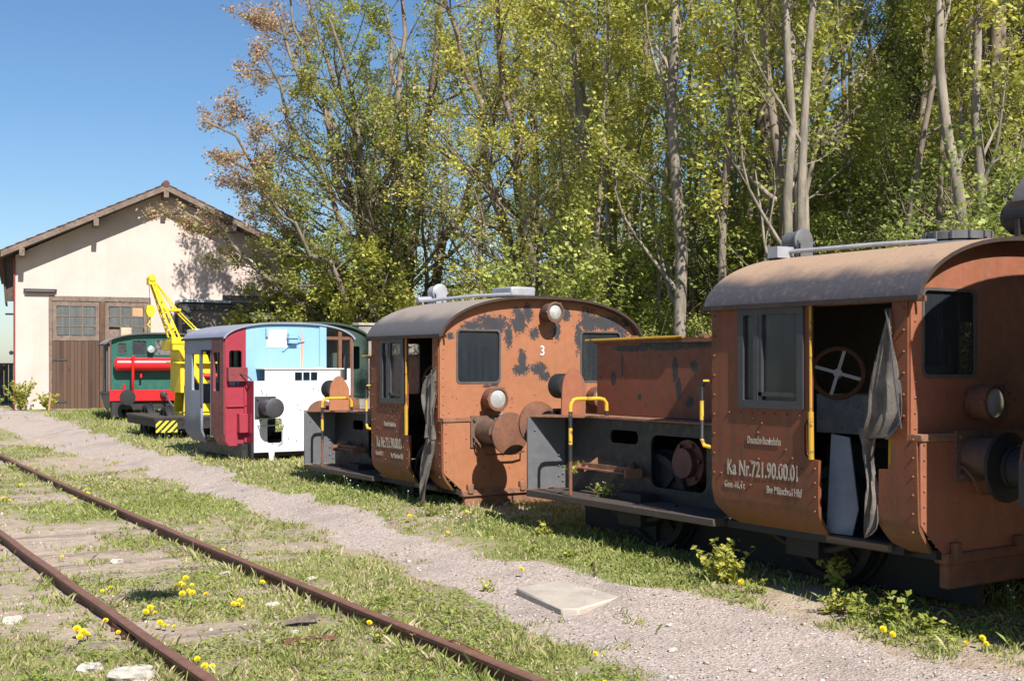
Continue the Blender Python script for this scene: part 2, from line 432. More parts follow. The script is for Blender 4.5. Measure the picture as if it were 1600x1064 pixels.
SLAB = NT('concrete'); _c = SLAB.mix(SLAB.ramp(SLAB.noise(3, 5), .35, .7), (.46, .405, .335), (.36, .31, .26))
_c = SLAB.mix(SLAB.ramp(SLAB.noise(22, 4), .6, .68, 0, .35), _c, (.2, .17, .14)); SLAB.bump(SLAB.noise(45, 5), .4, .01); M_conc = SLAB.fin(_c, .9)
m = MB(); pts = [(-.42, .36), (.30, .52), (.44, -.10), (.10, -.42), (-.10, -.45), (-.46, .05)]
pts = [(5.2, 8.0), (5.93, 8.2), (6.0, 7.45), (5.93, 7.38), (5.15, 7.1), (5.05, 7.17)]
m.prism([(x - 5.5, y - 7.65) for x, y in pts], lambda u, v, t: (u, v, t), -.06, .014)
tag(m.build('concrete_slab', M_conc, bevel=.012, loc=(5.5, 7.65, tz(5.5, 7.65))), 'pale concrete cover slab lying between the path and the grass', 'slab')

# ------------------------------------------------------------------ paints
ORG = (.34, .135, .062)
M_side = paint_mat('brown_paint_shaded_side', (.17, .052, .020), chips=1., streak=.5, dirt=(.07, .03, .016), dirtlow=(.40, .85, (.12, .062, .018)))  # same brown paint, with the shade of the cab sides put into its colour
M_face2 = paint_mat('brown_paint_peeling', ORG, patches=[(.66, 2.2, .22, .10), (.40, 2.17, .14, .05), (.12, 2.06, .05, .035), (1.02, 2.25, .10, .15), (1.13, 2.33, .07, .10), (1.22, 2.10, .07, .07), (1.52, 2.14, .06, .10), (1.66, 2.32, .07, .07),
                    (.88, 2.08, .05, .13), (1.06, 1.79, .06, .13), (1.05, 1.70, .10, .07), (1.28, 1.70, .10, .07), (1.36, 1.62, .07, .05), (1.98, 2.25, .13, .16), (1.85, 2.07, .06, .18), (2.2, 2.24, .32, .08), (2.45, 2.12, .10, .10), (.60, 1.52, .05, .02), (.70, 1.53, .04, .02), (1.36, .62, .05, .04)],
                    plane='xz', wob=.125, nscale=11, under=(.036, .036, .040), chips=.65, streak=.28)
M_face1 = paint_mat('brown_paint_shadowed_face', (.28, .10, .052), chips=.5, streak=.4)  # end wall paint darkened to deepen the shadow lying on it
M_hood = paint_mat('brown_paint_hood', (.18, .052, .025), under=(.03, .028, .027), patches=[(3.2, 1.80, .42, .05), (2.5, 1.84, .5, .07), (3.72, 1.78, .3, .03), (3.1, 1.6, .04, .12), (3.05, 1.42, .04, .1), (4.0, 1.5, .04, .07), (3.86, 1.62, .02, .1), (2.9, 1.3, .05, .05), (3.6, 1.33, .03, .03), (2.85, 1.62, .05, .05)], plane='yz', chips=1., streak=.35, wob=.06)
M_blk = paint_mat('black_paint_and_shade', (.020, .019, .020), chips=.2, streak=.12, under=(.1, .08, .07), rust=(.13, .06, .03), rough=.5, dirt=(.10, .08, .06))  # black paint, taken darker to hold the deep shade below the decks
M_blkplate = paint_mat('grey_black_plate', (.11, .112, .118), chips=.3, streak=.15, under=(.12, .12, .12), rough=.55, dirt=(.14, .11, .08))
M_deck = paint_mat('deck_plate', (.06, .045, .035), chips=.9, streak=.0, under=(.12, .09, .07), rust=(.2, .12, .07), rough=.8)
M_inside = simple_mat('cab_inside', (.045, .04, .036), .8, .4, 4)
M_rust = simple_mat('rust', (.20, .085, .045), .85, .45, 8, .5, 50, col2=(.12, .055, .035))
M_rim = simple_mat('dark_roof_rim', (.055, .035, .027), .8, .4, 8)
M_rustl = simple_mat('rusty_edge', (.27, .13, .075), .85, .4, 8, .5, 50, col2=(.15, .07, .04))
M_buf = simple_mat('buffer_steel', (.15, .085, .055), .7, .4, 7, .4, 40, col2=(.085, .055, .045))
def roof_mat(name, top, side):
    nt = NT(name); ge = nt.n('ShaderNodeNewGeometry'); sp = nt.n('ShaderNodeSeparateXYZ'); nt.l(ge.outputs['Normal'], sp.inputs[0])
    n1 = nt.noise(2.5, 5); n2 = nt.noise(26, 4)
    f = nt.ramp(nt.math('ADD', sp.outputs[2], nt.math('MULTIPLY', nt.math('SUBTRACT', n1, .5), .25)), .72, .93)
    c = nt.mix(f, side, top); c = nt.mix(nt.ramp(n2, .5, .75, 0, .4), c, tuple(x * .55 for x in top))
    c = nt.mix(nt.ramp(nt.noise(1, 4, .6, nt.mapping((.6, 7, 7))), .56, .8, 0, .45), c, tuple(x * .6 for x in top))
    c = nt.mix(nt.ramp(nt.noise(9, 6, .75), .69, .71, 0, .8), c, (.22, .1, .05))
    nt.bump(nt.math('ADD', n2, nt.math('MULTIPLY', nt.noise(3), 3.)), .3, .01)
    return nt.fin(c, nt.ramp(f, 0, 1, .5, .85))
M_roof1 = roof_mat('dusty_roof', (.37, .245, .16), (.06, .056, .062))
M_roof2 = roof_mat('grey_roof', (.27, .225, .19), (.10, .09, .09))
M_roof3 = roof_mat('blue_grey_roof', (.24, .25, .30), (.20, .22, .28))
M_frame = simple_mat('grey_window_frame', (.05, .048, .056), .5, .25, 10)
M_blue_frame = simple_mat('dark_window_seal', (.03, .03, .033), .6, .2, 10)
M_silver = simple_mat('galvanised', (.38, .39, .42), .45, .2, 8, .2, 40, metal=.2)
M_white = paint_mat('white_paint', (.62, .62, .63), chips=.7, streak=.25, under=(.5, .47, .42), rust=(.25, .14, .08), var=.04, dirt=(.36, .33, .29))
M_letter = simple_mat('lettering_white', (.42, .38, .31), .7, .3, 30, chips=(.60, 40, (.33, .12, .06)))
M_canvas = simple_mat('old_canvas', (.085, .072, .062), .95, .35, 6, .6, 200, col2=(.19, .165, .14))
M_black = simple_mat('near_black_and_shade', (.014, .014, .015), .7, .3, 10)  # plain black; on frames and wheels it also stands in for underside shade
M_lens = NT('lamp_glass'); M_lens.b.inputs['Roughness'].default_value = .12; M_lens = M_lens.fin((.70, .70, .66), .16, .55)
def glass_mat(name, col, alpha, rough=.12):
    nt = NT(name); n = nt.noise(3, 5, .7); st = nt.noise(1, 3, .6, nt.mapping((14, 14, 1.2)))
    c = nt.mix(nt.ramp(st, .4, .8, 0, .18), col, tuple(x * 2.2 + .02 for x in col))
    nt.l(nt.ramp(n, .3, .75, alpha - .08, min(1, alpha + .08)), nt.b.inputs['Alpha'])
    return nt.fin(c, nt.ramp(st, .3, .8, rough, rough + .25))
M_glass = glass_mat('dusty_glass', (.022, .028, .034), .80)
M_glass_c = glass_mat('clear_dusty_glass', (.05, .06, .07), .45)
def stripe_mat(name, a, b, period, axis=2, skew=0., wear=(.17, .07, .035), worn=.5):
    nt = NT(name); sp = nt.n('ShaderNodeSeparateXYZ'); nt.l(nt.coord(), sp.inputs[0])
    v = sp.outputs[axis]
    if skew: v = nt.math('ADD', nt.math('MULTIPLY', sp.outputs[0], skew), v)
    w = nt.math('FRACT', nt.math('DIVIDE', v, period)); f = nt.math('GREATER_THAN', w, .5)
    c = nt.mix(f, a, b); c = nt.mix(nt.ramp(nt.noise(12, 5), worn, worn + .06, 0, .95), c, wear)
    return nt.fin(c, .55)
YEL = (.62, .36, .02)
M_pole = stripe_mat('yellow_black_pole', YEL, (.02, .02, .02), .30, 2, 0, worn=.56)
M_yel = paint_mat('yellow_pole_paint', (.45, .25, .015), chips=1.4, streak=.5, under=(.1, .07, .04))

# ------------------------------------------------------------------ common locomotive pieces
def roof_shape(Wd, eave, crown, ov=.05, p=2.5, n=30, turn=.0):
    """outline of the arched roof (x,z), near eave to far eave"""
    pts = []
    for i in range(n + 1):
        a = math.pi * i / n; cx_ = -math.cos(a); sz = math.sin(a)
        x = abs(cx_) ** (2 / p) * (1 if cx_ > 0 else -1); z = abs(sz) ** (2 / p) if sz > 1e-9 else 0
        x = math.copysign(abs(cx_) ** .92, cx_)
        z = (1 - abs(x) ** p) ** (1 / 1.75) if abs(x) < 1 else 0
        pts.append((Wd / 2 + x * (Wd / 2 + ov), eave + z * (crown - eave)))
    return pts
def roof_obj(shape, y0, y1, mat, parent, th=.035, rimmat=None, lip=.03):
    m = MB(); n = len(shape); cxm = (shape[0][0] + shape[-1][0]) / 2; cz = shape[0][1]
    inn = []
    for (x, z) in shape:
        d = Vector((x - cxm, 0, z - cz + .6)).normalized(); inn.append((x - d.x * th, z - d.z * th))
    inn[0] = (shape[0][0] + th, shape[0][1]); inn[-1] = (shape[-1][0] - th, shape[-1][1])
    ring = shape + inn[::-1]; ys = [y0, (2 * y0 + y1) / 3, (y0 + 2 * y1) / 3, y1]; k = len(ring); vs = []
    for y in ys: vs += [(x, y, z) for x, z in ring]
    fs = []
    for j in range(len(ys) - 1):
        for i in range(k): fs.append((j * k + i, (j + 1) * k + i, (j + 1) * k + (i + 1) % k, j * k + (i + 1) % k))
    m.add(vs, fs, 0, True)
    e = len(ys) - 1
    for (base, mi) in ((0, 1), (e * k, 1)):
        m.add([vs[base + i] for i in range(k)], [(i, i + 1, k - 2 - i, k - 1 - i) for i in range(n - 1)], mi)
    ro = m.build('roof', [mat, rimmat or M_rim], parent)
    for (x, s) in ((shape[0][0], -1), (shape[-1][0], 1)):      # gutter edge along each eave
        g = MB(); g.box(min(x, x + s * .015), max(x, x + s * .015), y0 - .002, y1 + .002, shape[0][1] - .012, shape[0][1] + .022)
        g.build('gutter', M_rim, ro)
    return ro
def rivets(m, pts, axis, r=.011, mi=0):
    for p in pts: m.lathe(p, axis, [(0, r), (.006, r * .85), (.010, r * .3)], 6, mi)
def lamp(parent, c, r=.115, depth=.20, glass=.095, body=None, name='headlamp', foot=None, axis=(0, -1, 0)):
    ax = Vector(axis); c = Vector(c); m = MB()
    m.lathe(c, ax, [(-.02, r * .55), (.0, r * .8), (.05, r), (depth - .03, r), (depth - .028, r * 1.10), (depth, r * 1.12), (depth + .004, r * .93), (depth - .01, r * .9)], 24)
    if foot: m.beam(c + Vector(foot), c + ax * depth * .5, .05, .05)
    for a in range(3): 
        q = c + ax * (depth - .02) + Vector((math.cos(a * 2.1 + 1) * r * 1.12, 0, math.sin(a * 2.1 + 1) * r * 1.12)); m.box(q.x - .012, q.x + .012, q.y - .02, q.y + .02, q.z - .012, q.z + .012)
    h = m.build(name, body or M_buf, parent)
    g = MB(); g.lathe(c + ax * (depth - .012), ax, [(0, glass), (.004, glass * .98), (.016, glass * .6), (.022, glass * .15)], 24); g.build('lamp_glass', M_lens, h)
    return h
def buffer(parent, c, L=.56, sgn=-1, disc=.225, mats=None, sag=0.):
    c = Vector(c); ax = Vector((0, sgn, sag)).normalized(); m = MB()
    m.box(c.x - .17, c.x + .17, min(c.y, c.y + sgn * .02), max(c.y, c.y + sgn * .02), c.z - .17, c.z + .17)
    for dx in (-.13, .13):
        for dz in (-.13, .13): m.cyl(c + Vector((dx, 0, dz)), c + Vector((dx, sgn * .045, dz)), .018, 6)
    m.lathe(c, ax, [(0, .125), (.30, .125), (.302, .135), (.33, .135), (.332, .095), (L - .06, .09)], 22)
    b = m.build('buffer', mats or M_buf, parent)
    d = MB(); d.lathe(c + ax * (L - .07), ax, [(0, .08), (.012, .13), (.03, disc), (.055, disc), (.066, disc * .8), (.074, disc * .35)], 30); d.build('buffer_plate', (mats or M_rust), b)
    return b
def wheels(parent, xc, ys, zb=0.):
    for y in ys:
        m = MB()
        for s in (-1, 1):
            x = xc + s * .72
            m.lathe((x - s * .04, y, .42 + zb), (s, 0, 0), [(-.02, .455), (.01, .452), (.012, .425), (.12, .42), (.125, .36), (.09, .34), (.09, .12), (.14, .11), (.15, .02)], 32)
            for a in range(8):
                t = a * math.pi / 4; m.beam((x + s * .07, y + .1 * math.cos(t), .42 + zb + .1 * math.sin(t)), (x + s * .07, y + .35 * math.cos(t), .42 + zb + .35 * math.sin(t)), .05, .03, up=(1, 0, 0))
        m.cyl((xc - .75, y, .42 + zb), (xc + .75, y, .42 + zb), .07, 12)
        m.build('wheelset', M_black, parent)

def bend_side(depth=.18, z1=.60, z0=.36):
    def f(p):
        if p.z < z1:
            t = min(1, (z1 - p.z) / (z1 - z0)); p.x += depth * t ** 1.5
        return p
    return f

def shunter(loc, rz, c, dk, W, label, num, face_mat, win, detail, rusty_streak=False):
    """old single cab shunter: cab end face at y=0, hood and open deck running to y=c+dk"""
    r = empty('shunting_locomotive', loc, rz, label, 'locomotive', 'orange-brown shunting locomotives in the row')
    L = c + dk; EV = 2.06; CR = 2.52
    sx = lambda k: (lambda u, v, w: (k - w, u, v))          # panels lying in planes x = k
    py = lambda k: (lambda u, v, w: (u, k - w, v))          # panels lying in planes y = k
    # near cab side: u = y, v = z
    f = c / 1.87
    pole_y = .845 * f; pR = .77 * f; wy0, wy1 = .90 * f, 1.55 * f
    bot = [(c, .70), (c - .03, .56), (c - .10, .46), (c - .22, .41), (pR + .06, .405), (pR, .40)]
    out = [(c, EV + .03)] + bot + [(pR, .96), (pole_y + .02, .965), (pole_y + .055, 1.0), (pole_y + .06, 1.20), (pole_y + .03, 1.25), (pole_y + .0, 1.262), (pole_y, EV + .03)]
    m = MB(); cuts = [.62, .57, .53, .49, .45, .42]; post = bend_side()
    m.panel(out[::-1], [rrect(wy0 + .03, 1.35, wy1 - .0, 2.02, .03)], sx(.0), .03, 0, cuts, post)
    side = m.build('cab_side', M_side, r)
    rv = MB(); pts = []
    for k in range(7): pts.append((-.016, wy0 + .05 + k * .12 * f, 1.27))
    for k in range(9): pts.append((-.016, c - .03, .8 + .15 * k))
    for k in range(4): pts.append((-.016, pR + .03, .6 + .1 * k))
    for k in range(16): pts.append((-.016, random.uniform(pR + .1, c - .1), random.uniform(.65, 1.25)))
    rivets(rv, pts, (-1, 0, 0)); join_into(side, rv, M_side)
    if False:
        s_ = MB(); s_.box(-.019, -.015, wy0 - .05, wy0 - .02, .5, .505); s_ = None
    # front strip of the near side: post above, lower quarter panel with the second notch
    m = MB()
    out = [(.0, EV + .03), (.125, EV + .03), (.125, 1.24), (.16, 1.22), (.19, 1.2)] 
    out = [(.0, EV + .03), (.0, 1.14), (-.07, 1.14), (-.09, .45), (-.07, .405), (.10, .405), (.20, .45), (.24, .58), (.235, .94), (.16, .945), (.13, .98), (.125, 1.22), (.125, EV + .03)]
    m.panel(out, [], sx(.0), .03, 0, cuts, post)
    m.box(-.035, -.013, .02, .12, EV - .9, EV) if False else None
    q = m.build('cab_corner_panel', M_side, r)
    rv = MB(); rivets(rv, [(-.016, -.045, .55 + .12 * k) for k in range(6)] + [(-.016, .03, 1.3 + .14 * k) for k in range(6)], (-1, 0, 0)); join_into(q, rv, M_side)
    # side window
    m = MB()
    m.panel(rrect(wy0, 1.31, wy1 + .01, 2.05, .01), [rrect(wy0 + .06, 1.37, wy1 - .20, 2.0, .01), rrect(wy1 - .15, 1.37, wy1 - .045, 2.0, .01)], sx(-.012), .045)
    m.box(-.03, .0, wy0 + .05, wy1 - .19, 1.40, 1.43); m.box(-.03, .0, wy1 - .235, wy1 - .2, 1.37, 2.0)
    wf = m.build('side_window', M_frame, r, .004)
    MB().box(-.006, .0, wy0 + .05, wy1 - .04, 1.36, 2.01).build('window_glass', M_glass_c if detail == 2 else M_glass, wf)
    # yellow grab poles in the doorway
    m = MB(); m.tube([(-.02, pole_y - .005, EV + .02), (-.022, pole_y - .01, 1.3)], .010, 8); m.tube([(-.022, pole_y - .01, 1.3), (-.022, pole_y - .015, .965)], .021, 10)
    m.build('grab_pole', M_yel, r)
    m = MB(); m.tube([(.03, .165, 1.24), (.03, .17, .93)], .02, 10); m.build('grab_pole', M_yel, r)
    # far side wall with openings, back wall, floor
    m = MB()
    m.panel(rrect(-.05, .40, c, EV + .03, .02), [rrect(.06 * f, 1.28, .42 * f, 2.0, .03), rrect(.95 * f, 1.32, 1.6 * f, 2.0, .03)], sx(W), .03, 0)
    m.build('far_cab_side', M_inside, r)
    shape = roof_shape(W, EV, CR)
    arch = [(x, z - .03) for x, z in shape if .0 <= x <= W]
    arch = [(0, EV + .0)] + [p for p in arch if .01 < p[0] < W - .01] + [(W, EV)]
    m = MB()
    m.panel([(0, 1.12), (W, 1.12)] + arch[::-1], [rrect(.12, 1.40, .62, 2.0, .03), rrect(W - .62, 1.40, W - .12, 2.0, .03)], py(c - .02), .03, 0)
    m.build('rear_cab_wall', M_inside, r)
    m = MB()
    m.panel([(0, 1.16), (W, 1.16)] + arch[::-1], [rrect(a, 1.56, b, 2.13, .045) for a, b in win] , py(.0), .03, 0)
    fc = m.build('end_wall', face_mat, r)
    rv = MB(); rivets(rv, [(.04, -.016, 1.22 + .1 * k) for k in range(9)] + [(.04 + .1 * k, -.016, 1.24) for k in range(3, 24)][:0] + [(random.uniform(.1, W - .1), -.016, random.uniform(1.22, 1.5)) for _ in range(14)], (0, -1, 0), .009); join_into(fc, rv, face_mat)
    for a, b in win:
        g = MB(); g.panel(rrect(a - .012, 1.548, b + .012, 2.142, .05), [rrect(a + .008, 1.568, b - .008, 2.122, .04)], py(-.012), .02)
        wf = g.build('end_window', simple_seal, r); MB().panel(rrect(a, 1.56, b, 2.13, .045), [], py(.004), .006).build('window_glass', M_glass, wf)
    # lower end plate, ledge, bottom beam
    m = MB()
    m.panel([(.0, 1.135), (.0, .60), (.035, .56), (.26, .37), (W - .26, .37), (W - .035, .56), (W, .60), (W, 1.135)][::-1], [], py(-.085), .02, 0)
    lp = m.build('lower_end_plate', face_mat, r, .004)
    rv = MB(); rivets(rv, [(.03, -.098, .62 + .1 * k) for k in range(6)] + [(.1 + .09 * k, -.098, .50 - .0 * k) for k in range(0)] + [(random.uniform(.1, W - .1), -.098, random.uniform(.55, 1.1)) for _ in range(26)] + [(.07, -.098, .51), (.14, -.098, .455)], (0, -1, 0), .009); join_into(lp, rv, face_mat)
    m = MB(); m.box(-.01, W + .01, -.11, .015, 1.137, 1.185); m.build('ledge', M_rustl, r, .006)
    m = MB(); m.box(.22, W - .22, -.13, -.02, .33, .40); m.box(.27, W - .27, -.095, -.02, .16, .33)
    for x in (.28, .95, W - .95, W - .28): m.box(x, x + .07, -.15, -.097, .36, .47)
    m.build('buffer_beam', M_rustl if detail == 2 else M_rust, r, .01)
    for x in (.50, W - .50): buffer(r, (x, -.095, 1.03))
    for x in (.62, W - .62): lamp(r, (x, -.01, 1.38), r=.118, glass=.098, body=M_rust)
    lamp(r, (W / 2 + .05, -.01, 2.34), r=.105, depth=.2, glass=.078, body=M_buf)
    for x in (.36, W - .36 - .62):
        m = MB(); m.tube([(x, -.09, .97), (x, -.15, .96), (x + .02, -.2, .90), (x + .1, -.2, .78), (x + .5, -.2, .78), (x + .6, -.2, .80), (x + .62, -.09, .80)], .011, 7); m.build('step_handle', M_rust, r)
    m = MB(); m.lathe((W / 2, -.09, .75), (0, -1, 0), [(0, .06), (.1, .05), (.12, .02)], 12); m.tube([(W / 2, -.2, .75), (W / 2 - .02, -.3, .66), (W / 2, -.26, .52), (W / 2 + .05, -.22, .45), (W / 2, -.2, .5)], .022, 8); m.build('coupling_hook', M_blk, r)
    if detail == 2:
        m = MB(); m.box(.55, .61, -.36, -.34, 1.10, 1.23); m.build('lamp_bracket_tag', M_silver, r)
        m = MB(); m.tube([(.57, -.35, 1.1), (.55, -.33, .98), (.54, -.32, .9), (.57, -.32, .86)], .006, 6); m.build('wire', M_rust, r)
    # frame, floor, sills
    m = MB(); m.box(.17, W - .17, -.08, c - .04, .36, .42); m.box(.10, .2, .12, c - .05, .37, .425)
    m.box(.66, .74, -.02, L - .05, .0, .42); m.box(W - .74, W - .66, -.02, L - .05, .0, .42)
    m.build('main_frame', M_black, r)  # near-black colour carries the shade beneath the cab and deck
    m = MB(); m.box(.06, .17, .22, pR, .385, .43); m.build('door_sill', wood_sill, r, .004)
    wheels(r, W / 2, (1.15, 3.2 if L > 4 else 2.6))
    # roof
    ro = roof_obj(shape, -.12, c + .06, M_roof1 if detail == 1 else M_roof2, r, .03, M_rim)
    m = MB(); m.box(.03, .05, -.1, c, EV - .015, EV + .02)
    m.build('roof_rail', M_rust, r)
    # deck and hood
    x0, x1 = .45, W - .45; ys = lambda y: c + (y - 1.87) * dk / 2.63
    m = MB()
    m.panel([(c, .43), (L - .02, .43), (L - .02, 1.12), (c, 1.12)], [rrect(ys(3.35), .91, ys(3.76), 1.03, .05), rrect(ys(2.44), .55, ys(3.17), 1.01, .09)], sx(x0), .02)
    m.build('hood_side', M_blk, r); m = MB()
    m.panel([(c, .43), (L - .02, .43), (L - .02, 1.12), (c, 1.12)], [], sx(x1), .02)
    m.build('hood_side', M_blk, r)
    m = MB(); m.cyl((x0 + .1, ys(2.80), .78), (x0 + .55, ys(2.80), .78), .2, 24); m.cyl((x0 + .03, ys(2.80), .78), (x0 + .1, ys(2.80), .78), .13, 16)
    for a in range(6): m.cyl((x0 + .09, ys(2.8) + .165 * math.cos(a), .78 + .165 * math.sin(a)), (x0 + .07, ys(2.8) + .165 * math.cos(a), .78 + .165 * math.sin(a)), .02, 6)
    m.build('gear_drum', simple_mat('drum_red_brown', (.14, .05, .04), .6, .4, 7), r)
    m = MB(); m.panel([(0, .44), (W, .44), (W, 1.125), (0, 1.125)], [], py(L - .01), .02)
    ep = m.build('deck_end_plate', M_blkplate, r, .003)
    rv = MB(); rivets(rv, [(.08, L - .025, 1.0)] + [(.41, L - .025, .5 + .07 * k) for k in range(6)] + [(.36, L - .025, .55 + .1 * k) for k in range(3)], (0, -1, 0), .013); join_into(ep, rv, M_blkplate)
    m = MB(); m.panel([(.38, c), (.38, L - .52), (0, L + .01), (W, L + .01), (W - .38, L - .52), (W - .38, c)][::-1], [], (lambda u, v, w: (u, v, 1.137 + w)), .018)
    rv2 = [(.40, c + .1 + .12 * k, 1.146) for k in range(int((dk - .5) / .12))]; rivets(m, rv2, (0, 0, 1), .012)
    m.build('hood_plate', M_rustl, r)
    m = MB(); m.box(.0, W, c - .0, L + .01, .37, .43); m.build('deck', M_deck, r, .006)
    m = MB(); m.box(.70, W - .70, c, L - .02, .0, .37)
    for sg in (0, 1): 
        for yy in (1.15, 3.2 if L > 4 else 2.6):
            xx = .3 if sg == 0 else W - .3; m.box(xx - .08, xx + .08, yy - .16, yy + .16, .22, .5); m.tube([(xx, yy - .55, .42), (xx, yy - .25, .30), (xx, yy, .26), (xx, yy + .25, .30), (xx, yy + .55, .42)], .035, 6)
    m.build('underframe', M_black, r)  # coloured near-black so the space under the deck reads as deep shade
    bz = 1.84; by = c + dk * (.91 if detail == 1 else .70); bx0, bx1 = .66, W - .66
    m = MB()
    m.box(bx0, bx1, c, by, 1.147, bz)
    hb = m.build('hood_box', M_hood, r, .006)
    m = MB()
    m.box(bx0 - .03, bx1 + .03, c, by + .03, bz + .001, bz + .02); m.box(bx0 + .1, bx1 - .1, c, by - .2, bz + .02, bz + .035)
    m.box(bx0 - .035, bx0 - .015, c, by, bz - .012, bz + .012)
    for yy in (.35, .75): m.lathe((bx0 + .02, c + (by - c) * yy, bz + .03), (0, 1, 0), [(0, .03), (.07, .03)], 10)
    m.build('hood_lid', M_rust, hb)
    m = MB(); m.tube([(bx0 - .045, by + .12, bz + .02), (bx0 - .045, c + .9 * (by - c) * .5, bz + .035)], .013, 8); m.build('lid_rod', M_yel, hb)
    # handrails
    hy = ys(3.82)
    m = MB(); m.tube([(.03, hy, .44), (.03, hy, .75)], .017, 8); m.build('handrail_foot', M_rust, r)
    m = MB(); m.tube([(.03, hy, .75), (.03, hy, 1.22), (.035, hy, 1.27), (.06, hy, 1.305), (.10, hy, 1.315), (.36, hy, 1.315), (.41, hy, 1.305), (.44, hy, 1.27), (.445, hy, 1.15)], .018, 10); m.build('handrail', M_pole, r)
    m = MB(); yy = c + .02; m.tube([(-.0, yy, 1.50), (-.03, yy + .05, 1.50), (-.03, yy + .08, 1.46), (-.03, yy + .08, 1.05), (-.03, yy + .05, 1.0), (.0, yy, .99)], .016, 8); m.build('cab_handrail', M_pole, r)
    # step bar on the hood side
    m = MB(); a0, a1 = ys(3.31), ys(4.05)
    m.box(x0 - .13, x0 - .11, a0, a1, .66, .71); m.box(x0 - .19, x0 - .11, a0, a1, .655, .668)
    for yy in (a0 + .1, a1 - .1): m.add([(x0 - .01, yy, .64), (x0 - .19, yy, .655), (x0 - .01, yy, .76), (x0 - .01, yy + .012, .64), (x0 - .19, yy + .012, .655), (x0 - .01, yy + .012, .76)], [(0, 1, 2), (3, 5, 4), (0, 3, 4, 1), (1, 4, 5, 2), (2, 5, 3, 0)])
    for yy in (a0 - .02, a1): m.box(x0 - .2, x0 - .01, yy, yy + .02, .62, .70)
    m.build('step_bar', M_rustl, r)
    # lamp shield at the deck end
    m = MB(); xb = .42; yb = L - .12
    m.panel([(xb - .14, 1.147), (xb + .14, 1.147), (xb + .15, 1.42), (xb + .11, 1.5), (xb + .05, 1.58), (xb, 1.60), (xb - .05, 1.58), (xb - .11, 1.5), (xb - .13, 1.42)], [], py(yb - .06), .015)
    sh = m.build('lamp_shield', face_mat, r)
    m = MB(); m.lathe((xb - .06, yb - .05, 1.42), (0, 1, 0), [(0, .1), (.03, .12), (.16, .12), (.2, .08)], 20); m.box(xb - .08, xb - .04, yb, yb + .03, 1.14, 1.35); m.build('lamp', M_black, sh)
    for x in (.50, W - .50): buffer(r, (x, L + .02, 1.03), sgn=1)
    # roof fittings
    top = lambda x: CR - (CR - EV) * (1 - (1 - abs((x - W / 2) / (W / 2 + .05)) ** 2.5) ** (1 / 1.75)) 
    m = MB()
    yy = c - .12
    px_ = .92 if detail == 1 else .88
    zt = top(px_) + .125
    m.lathe((px_, yy + .05, zt), (0, 1, 0), [(-.01, .09), (0, .105), (.02, .105), (.022, .085), (.17, .085), (.19, .06)], 22)
    m.box(px_ - .09, px_ + .09, yy + .02, yy + .05, zt - .14, zt - .0)
    for dx in (-.08, .08): m.box(px_ + dx - .008, px_ + dx + .008, yy + .02, yy + .2, zt - .20, zt - .02)
    m.build('roof_bell', M_blkplate if detail == 1 else M_silver, ro)
    m = MB()
    yh = c * .30
    if detail == 1:
        m.tube([(.72, c - .02, top(.72) + .05), (.95, c * .55, top(.95) + .04), (1.12, yh + .1, top(1.12) + .035)], .018, 8)
        m.box(.60, .78, c - .09, c + .02, top(.72) + .0, top(.72) + .09)
        m.build('conduit_pipe', M_silver, ro)
        m = MB(); zt = top(1.3); m.lathe((1.36, yh + .1, zt - .01), (0, 0, 1), [(0, .30), (.03, .28), (.05, .2), (.055, .24), (.11, .24), (.12, .2)], 24)
        for a in range(12): m.box(1.36 + .245 * math.cos(a * .52) - .01, 1.36 + .245 * math.cos(a * .52) + .01, yh + .1 + .245 * math.sin(a * .52) - .01, yh + .1 + .245 * math.sin(a * .52) + .01, zt + .045, zt + .105)
        m.build('roof_vent', M_blkplate, ro)
        m = MB(); m.lathe((1.32, -.05, CR + .17), (0, 1, 0), [(0, .08), (.02, .13), (.2, .13), (.26, .08)], 20); m.box(1.18, 1.21, .02, .05, CR - .02, CR + .14); m.box(1.43, 1.46, .02, .05, CR - .02, CR + .14); m.build('roof_lamp', M_black, ro)
    else:
        m.tube([(.62, c - .05, top(.62) + .045), (.95, c * .55, top(.95) + .05), (1.22, yh, top(1.22) + .05)], .02, 8)
        m.tube([(.60, c - .0, top(.6) + .07), (.90, c - .0, top(.9) + .05)], .035, 8)
        for k in range(6): m.box(.62 + .08 * k, .635 + .08 * k, c - .1 - .1 * k, c - .08 - .1 * k, top(.62 + .08 * k) - .01, top(.62 + .08 * k) + .05)
        m.build('conduit_pipe', M_silver, ro)
        m = MB(); zt = top(1.35); m.box(1.22, 1.56, yh - .02, yh + .42, zt + .03, zt + .14); m.box(1.28, 1.5, yh + .05, yh + .35, zt - .02, zt + .03); m.build('roof_vent', M_silver, ro, .02, seg=2)
    # cab interior
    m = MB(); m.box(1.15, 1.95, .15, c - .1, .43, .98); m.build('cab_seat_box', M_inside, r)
    m = MB(); m.box(.80, .83, 1.0 * f, 1.55 * f, 1.10, 1.40); m.box(.83, 1.4, 1.53 * f, 1.55 * f, 1.10, 1.40); m.box(.84, .86, .35 * f, .98 * f, 1.10, 1.62); bd = m.build('control_desk', simple_mat('desk_grey', (.38, .40, .42), .6, .3, 9, chips=(.62, 30, (.02, .02, .02))), r)
    m = MB(); hc = Vector((.5, 1.06 * f, 1.57)); ax = Vector((-.75, -.65, .1)).normalized(); a_ = ax.orthogonal().normalized(); b_ = ax.cross(a_)
    ring = [hc + (a_ * math.cos(t * .2618) + b_ * math.sin(t * .2618)) * .185 for t in range(25)]; m.tube(ring, .018, 8); hw = m.build('handwheel', M_rust, r)
